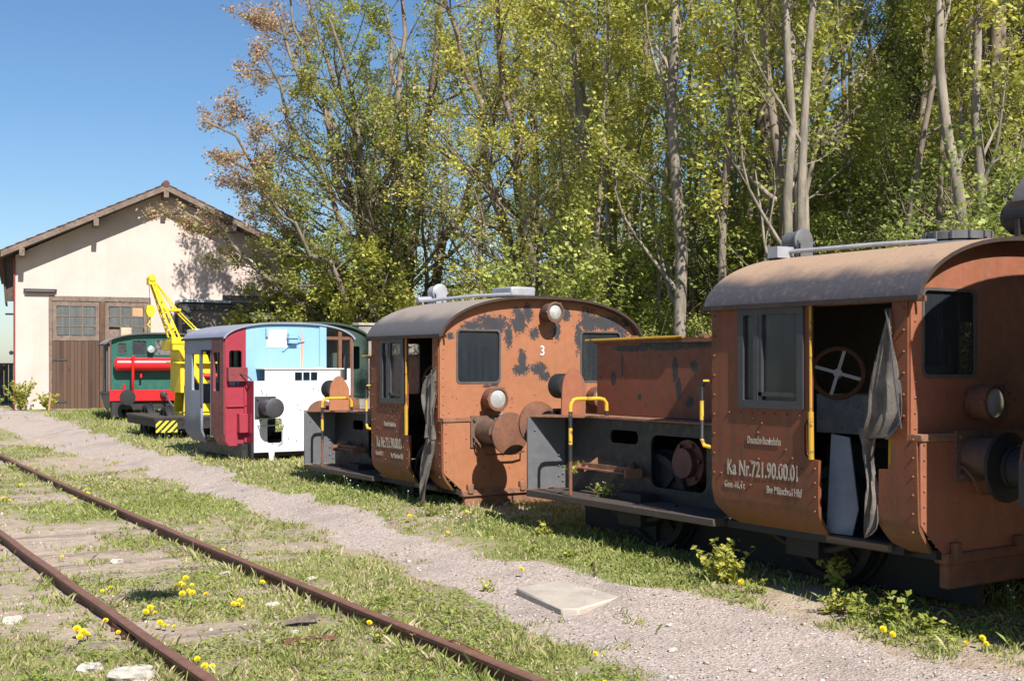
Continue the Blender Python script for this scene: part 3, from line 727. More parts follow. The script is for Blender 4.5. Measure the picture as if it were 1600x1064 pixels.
    m = MB(); [m.beam(hc, hc + (a_ * math.cos(t + .4) + b_ * math.sin(t + .4)) * .18, .024, .02, up=tuple(ax)) for t in (0, 1.57, 3.14, 4.71)]; m.lathe(hc - ax * .02, ax, [(0, .035), (.05, .03)], 12); m.tube([hc - ax * .3, hc], .02, 8); m.build('wheel_spoke', M_white, hw)
    # torn canvas curtain at the door post
    def cloth(pts, name):
        """pts: rows of (z, ya, yb, x)"""
        vs = []; n = 9
        for (z, ya, yb, x) in pts:
            for i in range(n):
                t = i / (n - 1); vs.append((x + .035 * math.sin(t * 11 + z * 9) + .02 * random.uniform(-1, 1), ya + (yb - ya) * t + .012 * random.uniform(-1, 1), z + .015 * random.uniform(-1, 1)))
        fs = [(j * n + i, j * n + i + 1, (j + 1) * n + i + 1, (j + 1) * n + i) for j in range(len(pts) - 1) for i in range(n - 1)]
        o = MB().add(vs, fs, 0, True).build(name, M_canvas, r); s = o.modifiers.new('t', 'SOLIDIFY'); s.thickness = .006; s2 = o.modifiers.new('s', 'SUBSURF'); s2.levels = s2.render_levels = 1
        return o
    if detail == 1:
        cloth([(2.02, .14, .16, .0), (1.85, .11, .20, -.03), (1.65, .08, .27, -.04), (1.45, .04, .30, -.05), (1.30, .01, .27, -.06), (1.24, .0, .30, -.07), (1.14, .10, .36, -.06)], 'door_curtain')
        cloth([(1.22, .20, .42, -.03), (1.12, .25, .40, -.02), (1.0, .27, .35, -.02), (.85, .27, .32, -.01), (.78, .255, .31, -.02), (.66, .235, .34, -.02), (.52, .22, .36, -.02), (.47, .34, .36, -.02)], 'door_curtain')
        m = MB(); m.tube([(-.05, .15, 2.0), (-.06, .1, 1.8), (-.08, .06, 1.6), (-.09, .02, 1.4), (-.1, -.02, 1.22)], .006, 6); m.build('curtain_cord', M_frame, r)
        m = MB(); m.add([(.12, .82, .44), (.16, .62, .44), (.2, .60, .62), (.2, .68, 1.12), (.17, .82, 1.14)] + [(.13, .82, .44), (.17, .62, .44), (.21, .60, .62), (.21, .68, 1.12), (.18, .82, 1.14)], [(0, 1, 2, 3, 4), (9, 8, 7, 6, 5), (0, 5, 6, 1), (1, 6, 7, 2), (2, 7, 8, 3), (3, 8, 9, 4), (4, 9, 5, 0)])
        m.build('leaning_panel', simple_mat('pale_panel', (.20, .23, .28), .6, .25, 4), r)
    else:
        cloth([(1.72, .02, .06, .0), (1.62, .02, .22, -.03), (1.55, .02, .3, -.03), (1.42, .01, .27, -.04), (1.28, .0, .22, -.06), (1.1, -.03, .17, -.08), (.94, -.06, .16, -.09)], 'door_curtain')
        cloth([(1.0, .05, .2, -.04), (.84, .08, .24, -.04), (.70, .07, .28, -.05), (.52, .08, .36, -.07), (.42, .14, .36, -.07), (.30, .2, .3, -.06), (.24, .26, .3, -.06)], 'door_curtain')
        m = MB(); m.tube([(-.05, .08, 1.7), (-.06, .06, 1.5), (-.08, .03, 1.3), (-.1, -.02, 1.1)], .006, 6); m.build('curtain_cord', M_frame, r)
    # lettering
    sd = lambda y, z: (lambda u, v, w: (-.0185 - w * .6, y - u, z + v))
    w_ = f
    lettering('Deutsche Bundesbahn', sd(1.47 * f, 1.045), .055, .34 * w_, M_letter, r)
    lettering('Ka Nr.' + num, sd(1.69 * f, .80), .115, .73 * w_, M_letter, r)
    lettering('Gew.-16,4 t', sd(1.72 * f, .70), .05, .22 * w_, M_letter, r)
    lettering('Bw München Hbf', sd(1.27 * f, .69), .055, .35 * w_, M_letter, r)
    if detail == 1: lettering('FußBr.-7 t', (lambda u, v, w: (1.15 - .0015 - w, .62 - u, .90 + v)), .06, .3, M_letter, r)
    lettering('3' if detail == 2 else '1', (lambda u, v, w: (W / 2 - .03 + u, -.0185 - w * .6, 1.86 + v)), .11, .055 if detail == 2 else .02, M_white, r)
    return r
simple_seal = simple_mat('window_seal', (.10, .085, .08), .6, .3, 10)
wood_sill = wood_mat('sill_wood', (.19, .13, .08), (.11, .07, .045), rot=(26, 2, 26))
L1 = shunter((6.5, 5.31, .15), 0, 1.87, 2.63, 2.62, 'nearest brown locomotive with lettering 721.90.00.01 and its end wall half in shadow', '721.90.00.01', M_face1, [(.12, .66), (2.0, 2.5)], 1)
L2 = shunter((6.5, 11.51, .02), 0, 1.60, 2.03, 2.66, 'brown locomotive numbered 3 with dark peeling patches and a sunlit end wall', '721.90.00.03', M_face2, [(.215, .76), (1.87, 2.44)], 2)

# ------------------------------------------------------------------ patchwork locomotive (maroon, pale blue, white)
M_maroon = paint_mat('maroon_paint', (.29, .022, .042), chips=.4, streak=.3, under=(.2, .05, .05), rust=(.2, .05, .04), var=.1, dirt=(.25, .05, .05))
M_mardull = paint_mat('dull_maroon_paint', (.20, .04, .045), chips=.4, streak=.25, under=(.12, .07, .06), rough=.5)
M_blue = paint_mat('pale_blue_paint', (.23, .43, .64), patches=[(1.28, 1.75, .02, .4)], chips=.4, streak=.3, under=(.55, .30, .15), var=.08, dirt=(.35, .45, .5), rust=(.3, .25, .22), wob=.02)
M_greyblue = paint_mat('grey_blue_paint', (.24, .27, .34), chips=.3, streak=.2, under=(.15, .14, .14), dirt=(.14, .13, .12), dirtlow=(.6, .8, (.05, .05, .055)))
M_darkgrey = paint_mat('dark_grey_paint', (.09, .09, .095), chips=.3)
def patchwork():
    W = 2.18; c = 1.9; EV = 1.97; CR = 2.24
    r = empty('shunting_locomotive', (6.62, 18.5, .2), 0, 'patchwork locomotive in maroon, pale blue and white with its engine hood gone', 'locomotive')
    sx = lambda k: (lambda u, v, w: (k - w, u, v)); py = lambda k: (lambda u, v, w: (u, k - w, v))
    post = bend_side(.12, .52, .28); cuts = [.5, .45, .4, .34]
    b = .29
    m = MB(); m.panel([(0, b), (.55, b), (.55, EV + .02), (0, EV + .02)], [rrect(.17, 1.14, .47, 1.76, .04)], sx(0), .04, 0, cuts, post)
    m.build('front_side_panel', M_mardull, r)
    m = MB(); m.panel([(1.08, b), (1.80, b), (c, .42), (c, EV + .02), (1.08, EV + .02)], [rrect(1.15, 1.14, 1.52, 1.74, .04)], sx(0), .04, 0, cuts, post)
    m.build('rear_side_panel', M_greyblue, r)
    m = MB(); m.box(-.02, .02, .55, 1.08, 1.80, EV + .02); m.build('door_header', M_greyblue, r)
    m = MB(); m.tube([(-.01, .60, 1.8), (-.01, .60, .4)], .014, 6); m.tube([(-.01, 1.04, 1.8), (-.01, 1.04, .9)], .014, 6); m.build('grab_pole', M_darkgrey, r)
    m = MB(); m.panel(rrect(0, b, c, EV + .02, .02), [rrect(.3, 1.14, .8, 1.76, .04), rrect(1.1, 1.0, 1.6, 1.76, .04)], sx(W), .04, 0); m.build('far_side_panel', M_greyblue, r)
    shape = roof_shape(W, EV, CR, .04, 2.6)
    arch = [p for p in [(x, z - .03) for x, z in shape] if 0 <= p[0] <= W]
    def zat(x):
        for a, b_ in zip(shape[:-1], shape[1:]):
            if a[0] <= x <= b_[0]: return a[1] + (b_[1] - a[1]) * (x - a[0]) / max(1e-6, b_[0] - a[0]) - .03
        return EV
    xs = np.linspace(0, .34, 6); m = MB()
    m.panel([(0, b + .08), (.06, b), (.34, b)] + [(x, zat(x)) for x in xs[::-1]] , [rrect(.07, 1.24, .27, 1.78, .035)], py(0), .04)
    m.box(.02, .34, -.05, -.02, .90, .93); m.box(.19, .33, -.14, -.02, .50, .80); m.box(.30, .36, -.05, -.02, .3, 1.5)
    m.build('front_panel', M_maroon, r, .006)
    m = MB(); m.box(.02, .33, -.12, -.02, 1.30, 1.52) ; m.tube([(.2, -.12, 1.42), (.28, -.2, 1.40), (.33, -.3, 1.32)], .012, 6); m.build('junction_box', M_mardull, r, .006)
    xs = np.linspace(.34, 1.58, 14)
    m = MB(); m.panel([(.34, .9), (1.58, .9)] + [(x, zat(x)) for x in xs[::-1]], [], py(.0), .03)
    m.tube([(.95, -.03, 1.78), (1.05, -.03, 1.86), (1.2, -.03, 1.92), (1.32, -.03, 1.94)], .012, 6)
    bp = m.build('blue_end_wall', M_blue, r)
    m = MB(); m.box(.68, 1.02, -.022, -.016, 1.83, 2.12); m.build('white_patch', M_white, bp)
    m = MB(); m.box(1.03, 1.18, -.10, -.016, 1.90, 2.06); m.box(1.01, 1.2, -.12, -.016, 1.98, 2.0); m.box(.66, .70, -.06, -.016, 2.0, 2.14); m.tube([(1.2, -.03, 2.05), (1.26, -.04, 1.98), (1.22, -.03, 1.9)], .006, 5); m.build('lamp_bracket', M_blue, bp, .004)
    m = MB(); m.box(1.58, 1.70, -.04, .04, .9, zat(1.62)); m.build('door_post', M_blue, r)
    m = MB(); m.box(1.92, 1.98, -.03, .03, 1.2, zat(1.95)); m.box(W - .05, W, -.03, .03, b, zat(W - .03)); m.box(1.70, W, -.02, .02, EV + .0, EV + .05); m.build('window_post', M_rust, r)
    m = MB(); m.box(1.70, 1.98, -.02, .02, .9, 1.22); m.box(1.98, W - .05, -.02, .02, .5, .85); m.build('corner_panel', M_white, r)
    m = MB(); m.panel([(0, .9), (W, .9)] + arch[::-1], [rrect(.12, 1.24, .55, 1.78, .04), rrect(.8, 1.3, 1.4, 1.85, .04), rrect(1.6, 1.2, 2.1, 1.8, .04)], py(c), .03); m.build('rear_wall', M_greyblue, r)
    # white buffer box
    m = MB(); y = -.35
    out = [(.34, .20), (.86, .12), (1.92, .20), (1.96, .5), (1.98, 1.30), (1.86, 1.30), (1.86, 1.48), (.52, 1.48), (.52, 1.31), (.34, 1.31)]
    out = [(.34, .20), (.58, .20), (.60, .05), (.66, .05), (.68, .20), (1.95, .20), (1.98, .5), (1.98, 1.50), (1.92, 1.50), (1.92, 1.31), (1.80, 1.31), (1.80, 1.48), (.52, 1.48), (.52, 1.31), (.34, 1.31)]
    m.panel(out, [rrect(.56, .34, .80, .72, .04), [(1.02, 1.31), (1.40, 1.31), (1.40, 1.44), (1.02, 1.44)]], py(y), .02)
    for xx in (1.14, 1.27): m.box(xx, xx + .02, y - .01, y + .01, 1.31, 1.44)
    wb = m.build('end_plate', M_white, r, .003)
    rv = MB(); rivets(rv, [(random.uniform(.4, 1.9), y - .012, random.uniform(.3, 1.25)) for _ in range(40)], (0, -1, 0), .01); join_into(wb, rv, M_frame)
    m = MB(); m.box(.34, .36, y, -.02, .20, 1.31); m.box(.33, .36, y + .1, y + .25, .5, .8); m.build('box_side', M_maroon, r)
    m = MB(); m.box(.5, 1.86, y - .03, -.02, 1.485, 1.505); m.box(1.35, 1.5, y, y + .02, 1.5, 1.52); m.build('box_ledge', M_white, r, .004)
    m = MB(); m.tube([(.40, y - .02, .62), (.42, y - .09, .62), (.80, y - .09, .62), (.82, y - .02, .62)], .01, 6); m.tube([(.80, y - .02, .60), (.80, y - .02, .35), (.74, y - .02, .3)], .01, 6); m.build('step_handle', M_silver, r)
    bf = buffer(r, (.52, y - .01, .90), L=.42, disc=.15, mats=M_frame); 
    buffer(r, (1.80, y - .01, .90), L=.42, disc=.15)
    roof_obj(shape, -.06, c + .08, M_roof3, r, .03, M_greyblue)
    m = MB(); m.box(.3, .34, y, c, .1, .35); m.box(.2, W - .2, -.2, c - .1, .12, .33); m.build('main_frame', M_blk, r)
    m = MB(); m.tube([(.5, .6, 1.0), (.55, .9, 1.45), (.6, 1.2, 1.5)], .03, 6); m.box(.5, 1.2, .9, 1.3, .33, 1.3); m.tube([(.3, .7, .4), (.3, .72, 1.3)], .02, 6); m.tube([(.35, .95, .4), (.4, .98, 1.4)], .02, 6); m.build('control_stand', M_greyblue, r)
    wheels(r, W / 2, (.9,), -.05)
patchwork()

# ------------------------------------------------------------------ yellow crane wagon
M_cran = paint_mat('crane_yellow', (.74, .55, .012), chips=.3, streak=.3, under=(.3, .2, .02), var=.12, dirt=(.35, .27, .03))
M_haz = stripe_mat('hazard_stripes', (.72, .58, .03), (.02, .02, .02), .13, 2, skew=-1.0, worn=.85)
def crane():
    r = empty('flat_wagon', (7.25, 24.2, .25), -R(3), 'low dark flat wagon with a striped warning plate, carrying the yellow crane', 'flat wagon')
    m = MB(); m.box(0, 2.3, 0, 2.6, .40, .46); m.box(.02, 2.28, .02, 2.58, .26, .40); m.build('deck', M_deck, r, .01)
    m = MB(); m.box(0, .42, -.02, 0, .16, .40); m.build('warning_plate', M_haz, r)
    m = MB(); m.box(.42, 2.3, -.02, .02, .22, .40); m.box(-.03, 2.33, -.03, -.0, .40, .455); m.build('buffer_beam', M_blk, r)
    wheels(r, 1.15, (.8, 2.4), -.2)
    m = MB(); [m.lathe((x, -.02, .30), (0, -1, 0), [(0, .1), (.3, .1), (.32, .19), (.36, .19)], 18) for x in (1.9,)]; m.build('buffer', M_black, r)
    r = empty('crane', (7.25 + .48, 24.2, .17), -R(3), 'small bright yellow crane with a raised lattice jib standing on a flat wagon', 'crane')
    
    m = MB()
    m.box(.28, .95, .75, 1.5, .46, .60)
    for (a, b) in ((.72, .77), (1.45, 1.50)):          # cheek plates
        m.prism([(.26, .60), (.92, .60), (.98, 1.0), (.86, 1.35), (.78, 1.75), (.70, 1.9), (.22, 1.9), (.20, 1.5), (.30, 1.1)], lambda u, v, t: (u, t, v), a, b)
    m.box(.2, .28, .7, 1.5, 1.0, 1.9); 
    m.build('crane_base', M_cran, r, .008)
    m = MB(); m.box(.02, 1.02, .62, 1.55, 1.88, 2.08); m.box(.10, 1.06, .60, 1.5, 1.60, 1.64); m.box(-.0, 1.0, .6, .7, 2.0, 2.14)
    for k in range(5): m.box(.25 + .17 * k, .29 + .17 * k, .58, .60, 1.90, 2.06)
    m.build('machinery_frame', M_cran, r, .006)
    m = MB(); m.prism([(.14, 1.88), (.30, 1.88), (1.02, .72), (1.00, .62), (.88, .62)], lambda u, v, t: (u, t, v), .55, .66); m.build('brace_beam', M_cran, r, .008)
    m = MB(); m.lathe((.62, .68, 1.2), (0, 1, 0), [(0, .22), (.05, .22), (.06, .15), (.5, .15), (.52, .22), (.6, .22)], 20); m.build('winch_drum', M_rust, r)
    m = MB(); m.lathe((.85, .9, 1.55), (0, 0, 1), [(0, .09), (.28, .09), (.3, .05), (.36, .05)], 14); m.box(.4, .8, .8, 1.3, .75, 1.0); m.build('engine', M_black, r)
    m = MB(); m.cyl((.62, .66, 1.35), (1.0, .66, 1.35), .05, 12); m.build('hydraulic_cylinder', simple_mat('red_part', (.55, .03, .03), .5), r)
    m = MB(); m.box(.52, .90, .7, 1.4, 2.1, 2.32); m.build('counterweight_box', M_white, r, .01)
    # jib: two chord pairs with lacing
    A = [Vector((.16, .85, 1.95)), Vector((.16, 1.25, 1.95))]; B = [Vector((.31, .85, 1.95)), Vector((.31, 1.25, 1.95))]
    T = [Vector((-.32, .98, 3.30)), Vector((-.32, 1.12, 3.30))]; T2 = [Vector((-.24, .98, 3.24)), Vector((-.24, 1.12, 3.24))]
    m = MB()
    for k in (0, 1):
        m.beam(A[k], T[k], .034, .04); m.beam(B[k], T2[k], .034, .04)
        for i in range(7):
            t = (i + .5) / 7.; m.beam(A[k].lerp(T[k], t), B[k].lerp(T2[k], t + (.07 if i % 2 else -.07)), .02, .03)
    for i in range(8): t = i / 7.; m.beam(A[0].lerp(T[0], t), A[1].lerp(T[1], t), .025, .025, up=(1, 0, 0)); m.beam(B[0].lerp(T2[0], t), B[1].lerp(T2[1], t), .025, .025, up=(1, 0, 0))
    m.box(-.38, -.24, .95, 1.15, 3.22, 3.36)
    m.lathe((-.31, .93, 3.36), (0, 1, 0), [(0, .07), (.03, .07), (.04, .05), (.2, .05), (.21, .07), (.24, .07)], 16)
    m.build('jib', M_cran, r, .003)
    m = MB()
    for k, yy in ((0, .95), (1, 1.2)): m.tube([(-.31, 1.05, 3.40), (.20, yy, 2.72), (.85, yy, 2.08)], .014, 6); m.tube([(-.06, yy, 2.72), (.26, yy, 2.72)], .02, 6)
    m.box(-.07, .27, .92, 1.22, 2.69, 2.74)
    m.build('jib_stay', M_cran, r)
    m = MB(); m.tube([(-.37, 1.0, 3.38), (-.34, 1.0, 2.78)], .006, 5); hr = m.build('hoist_rope', M_black, r)
    m = MB(); m.prism([(-.41, 2.80), (-.27, 2.80), (-.25, 2.66), (-.29, 2.56), (-.38, 2.56), (-.43, 2.66)], lambda u, v, t: (u, t, v), .96, 1.12); m.tube([(-.34, 1.04, 2.56), (-.34, 1.04, 2.46), (-.38, 1.04, 2.40), (-.34, 1.04, 2.35), (-.29, 1.04, 2.39)], .016, 6); m.build('hook_block', M_cran, hr)
crane()

# ------------------------------------------------------------------ green locomotive with the red tank
M_green = paint_mat('dark_green_paint', (.018, .105, .078), chips=.05, streak=.08, under=(.05, .08, .07), var=.1, dirt=(.05, .09, .07), rough=.4)
M_red = simple_mat('bright_red_paint', (.62, .018, .022), .32, .08, 5, .05)
def greenloco():
    W = 2.6; c = 2.4; EV = 1.98; CR = 2.30
    r = empty('diesel_locomotive', (8.50, 32.4, .28), -R(11), 'dark green locomotive with a red air tank across its end wall', 'locomotive')
    sx = lambda k: (lambda u, v, w: (k - w, u, v)); py = lambda k: (lambda u, v, w: (u, k - w, v))
    shape = roof_shape(W, EV, CR, .12, 2.4)
    arch = [p for p in [(x, z - .03) for x, z in shape] if 0.05 <= p[0] <= W - .05]
    m = MB(); m.panel([(0.05, .78), (W - .05, .78)] + arch[::-1], [rrect(.20, 1.74, .44, 2.03, .05), rrect(.56, 1.70, .94, 2.10, .03), rrect(1.14, 1.70, 1.6, 2.12, .06)], py(0), .04); m.build('end_wall', M_green, r)
    for (a, b_, z0, z1) in ((.20, .44, 1.74, 2.03), (.56, .94, 1.70, 2.10), (1.14, 1.6, 1.70, 2.12)):
        m = MB(); m.panel(rrect(a - .02, z0 - .02, b_ + .02, z1 + .02, .06), [rrect(a + .015, z0 + .015, b_ - .015, z1 - .015, .05)], py(-.02), .03); wf = m.build('end_window', M_green, r); MB().box(a, b_, .0, .01, z0, z1).build('window_glass', M_glass_c, wf)
    m = MB(); m.panel(rrect(0, .55, c, EV, .03), [rrect(.25, 1.45, .75, 2.02, .04), rrect(1.0, 1.2, 1.5, 2.02, .04)], sx(.0), .04); m.build('side_wall', paint_mat('brown_side', (.16, .11, .08), chips=.3), r)
    m = MB(); m.panel(rrect(0, .55, c, EV, .03), [rrect(.25, 1.45, .75, 2.02, .04), rrect(1.0, 1.2, 1.7, 2.02, .04)], sx(W), .04); m.build('side_wall', M_green, r)
    m = MB(); m.tube([(-.05, .1, 2.0), (-.05, .1, .7)], .02, 6); m.tube([(-.05, .85, 2.0), (-.05, .85, .7)], .02, 6); m.build('grab_pole', M_darkgrey, r)
    roof_obj(shape, -.15, c + .1, M_roof3, r, .04, M_darkgrey)
    m = MB(); m.lathe((.10, -.20, 1.47), (1, 0, 0), [(0, .06), (.03, .13), (.08, .17), (1.95, .17), (2.0, .13), (2.03, .06)], 26)
    for x in (.75, 1.75): m.box(x, x + .05, -.23, -.02, 1.12, 1.22)
    m.build('air_tank', M_red, r)
    m = MB(); m.tube([(.56, -.40, 1.66), (.56, -.40, 1.3), (.56, -.36, .98), (.56, -.2, .78)], .035, 10); m.lathe((.56, -.40, 1.62), (0, 0, 1), [(0, .05), (.05, .05), (.07, .02)], 10); m.tube([(.36, -.12, .8), (.36, -.12, .95)], .03, 8); m.build('brake_pipe', M_red, r)
    m = MB(); m.box(0, W, -.14, .06, .52, .80); m.box(.0, W, -.145, -.14, .77, .80); m.build('buffer_beam', M_red, r, .008)
    for x in (.42, W - .42): m = MB(); m.lathe((x, -.14, .62), (0, -1, 0), [(0, .14), (.02, .09), (.3, .09), (.31, .2), (.36, .2), (.37, .1)], 24); m.build('buffer', M_black, r)
    m = MB(); m.tube([(1.35, -.2, .66), (1.42, -.32, .60), (1.5, -.4, .45), (1.62, -.5, .3), (1.8, -.6, .2)], .03, 8); m.lathe((1.35, -.14, .68), (0, -1, 0), [(0, .1), (.1, .08), (.14, .03)], 12); m.build('coupling', M_frame, r)
    m = MB(); m.lathe((1.03, -.02, 1.86), (0, -1, 0), [(0, .07), (.12, .09), (.15, .09)], 16); hl = m.build('headlamp', M_silver, r); g = MB(); g.lathe((1.03, -.17, 1.86), (0, -1, 0), [(0, .075), (.01, .05)], 16); g.build('lamp_glass', M_lens, hl)
    m = MB(); m.box(-.22, .1, -.1, .5, .70, .76); m.prism([(-.20, .70), (.0, .70), (.0, .25), (-.05, .25)], lambda u, v, t: (u, t, v), -.08, .4); m.box(.05, .3, -.1, .3, .1, .5); m.build('step', M_blk, r)
    m = MB(); m.box(.1, W - .1, -.05, c + 1, .3, .53); m.build('main_frame', M_blk, r)
    m = MB(); m.box(.8, W - .8, c, c + 2.4, .5, 1.6); m.build('engine_hood', M_green, r, .03)
    m = MB(); m.box(.06, W - .06, .3, c - .06, .52, .6); m.box(.3, W - .3, 1.4, 1.9, .6, 1.5); m.build('cab_floor', M_inside, r)
    wheels(r, W / 2, (1.0, 3.4), 0.)
greenloco()

# ------------------------------------------------------------------ green coach behind, van beside the camera
def coach():
    r = empty('railway_coach', (11.7, 29.6, .42), -R(8), 'dark railway coach with a green roof behind the patchwork locomotive', 'coach')
    W = 2.7; L = 7.; shape = roof_shape(W, 1.95, 2.42, .05, 2.3)
    gm = paint_mat('green_roof', (.085, .13, .095), chips=.6, under=(.12, .12, .1)); dk = paint_mat('coach_side', (.035, .07, .055), chips=.6, streak=.4)
    roof_obj(shape, -.1, L, gm, r, .05, dk)
    arch = [p for p in [(x, z - .03) for x, z in shape] if 0.05 <= p[0] <= W - .05]
    m = MB(); m.panel([(0, .5), (W, .5)] + arch[::-1], [rrect(.3, 1.2, .9, 1.8, .04), rrect(1.1, .55, 1.7, 1.85, .04), rrect(1.9, 1.2, 2.45, 1.8, .04)], lambda u, v, w: (u, -w, v), .05); m.build('end_wall', dk, r)
    m = MB(); m.panel([(0, .5), (L, .5), (L, 1.95), (0, 1.95)], [rrect(.5 + 1.1 * k, 1.1, 1.2 + 1.1 * k, 1.75, .05) for k in range(6)], lambda u, v, w: (-w, u, v), .05); m.build('side_wall', dk, r)
    m = MB(); m.box(W - .05, W, 0, L, .5, 1.95); m.box(0, W, L - .05, L, .5, 1.95); m.box(0, W, 0, L, .42, .5); m.build('body_shell', dk, r)
    wheels(r, W / 2, (1.3, 5.5))
coach()
def van():
    r = empty('covered_van', (6.43, -2.6, .1), 0, 'brown covered goods van beyond the right edge that shades the nearest locomotive', 'goods van')
    W = 2.7; L = 7.; EV = 2.62; shape = roof_shape(W, EV, 3.12, .04, 2.1)
    bd = paint_mat('van_boards', (.06, .032, .024), chips=.5); 
    arch = [p for p in [(x, z - .03) for x, z in shape] if 0.03 <= p[0] <= W - .03]
    m = MB(); m.panel([(0, 1.), (W, 1.)] + arch[::-1], [], lambda u, v, w: (u, L - w, v), .05); m.build('end_wall', bd, r)
    m = MB(); [m.box(0, .04, .0 + .5 * k, .485 + .5 * k, 1., EV) for k in range(14)]; m.box(-.03, 0, 2.4, 4.4, .95, 2.5); m.build('side_wall', bd, r)
    m = MB(); m.box(W - .05, W, 0, L, 1., EV); m.box(0, W, 0, .05, 1., EV); m.box(0, W, 0, L, .85, 1.); m.build('body_shell', bd, r); m = MB(); m.box(.0, W, L, L + .06, .85, 1.12); m.build('buffer_beam', M_black, r)
    roof_obj(shape, -.05, L + .08, M_roof2, r, .05, M_rust)
    for x in (.48, W - .48): buffer(r, (x, L + .1, 1.03), L=.4, sgn=1, mats=M_black)
    wheels(r, W / 2, (1.5, 5.3), -.03)
van()

# ------------------------------------------------------------------ engine shed
M_wall = NT('cream_render'); _n1 = M_wall.noise(.8, 5); _n2 = M_wall.noise(9, 5)
_c = M_wall.mix(M_wall.ramp(_n1, .3, .7), (.58, .475, .425), (.50, .41, .365)); _c = M_wall.mix(M_wall.ramp(_n2, .5, .8, 0, .25), _c, (.42, .35, .28))
_st = M_wall.noise(1, 4, .6, M_wall.mapping((3, 3, .25))); _c = M_wall.mix(M_wall.ramp(_st, .5, .75, 0, .45), _c, (.45, .38, .31))
M_wall.bump(M_wall.noise(30, 5), .35, .02); M_wall = M_wall.fin(_c, .92)
M_door = wood_mat('door_boards', (.085, .048, .032), (.15, .085, .05), (.03, .02, .015), rot=(9, 9, .5))
_dm = NT('door_planks'); _v = _dm.mapping((9, 9, .5)); _s = _dm.n('ShaderNodeSeparateXYZ'); _dm.l(_dm.coord(), _s.inputs[0])
_pl = _dm.math('FLOOR', _dm.math('DIVIDE', _s.outputs[0], .11)); _wn = _dm.n('ShaderNodeTexWhiteNoise', noise_dimensions='1D'); _dm.l(_pl, _wn.inputs['W'])
_c = _dm.mix(_wn.outputs['Value'], (.045, .025, .018), (.12, .066, .038)); _c = _dm.mix(_dm.ramp(_dm.noise(1, 5, .7, _v), .35, .7, 0, .8), _c, (.11, .065, .045))
_c = _dm.mix(_dm.ramp(_dm.noise(3, 5, .7), .64, .70, 0, .7), _c, (.28, .13, .06))
_gap = _dm.math('LESS_THAN', _dm.math('FRACT', _dm.math('DIVIDE', _s.outputs[0], .11)), .10); _c = _dm.mix(_gap, _c, (.015, .010, .008)); M_planks = _dm.fin(_c, .85)
M_beam = wood_mat('grey_brown_beam', (.22, .17, .135), (.14, .10, .08), rot=(3, 3, 3))
M_under = wood_mat('roof_underside', (.10, .075, .06), (.07, .05, .04), rot=(3, 3, 3))
M_tile = simple_mat('roof_tiles', (.15, .07, .055), .9, .4, 3, .8, 12)
M_pane = glass_mat('grimy_pane', (.10, .11, .105), .93, .25)
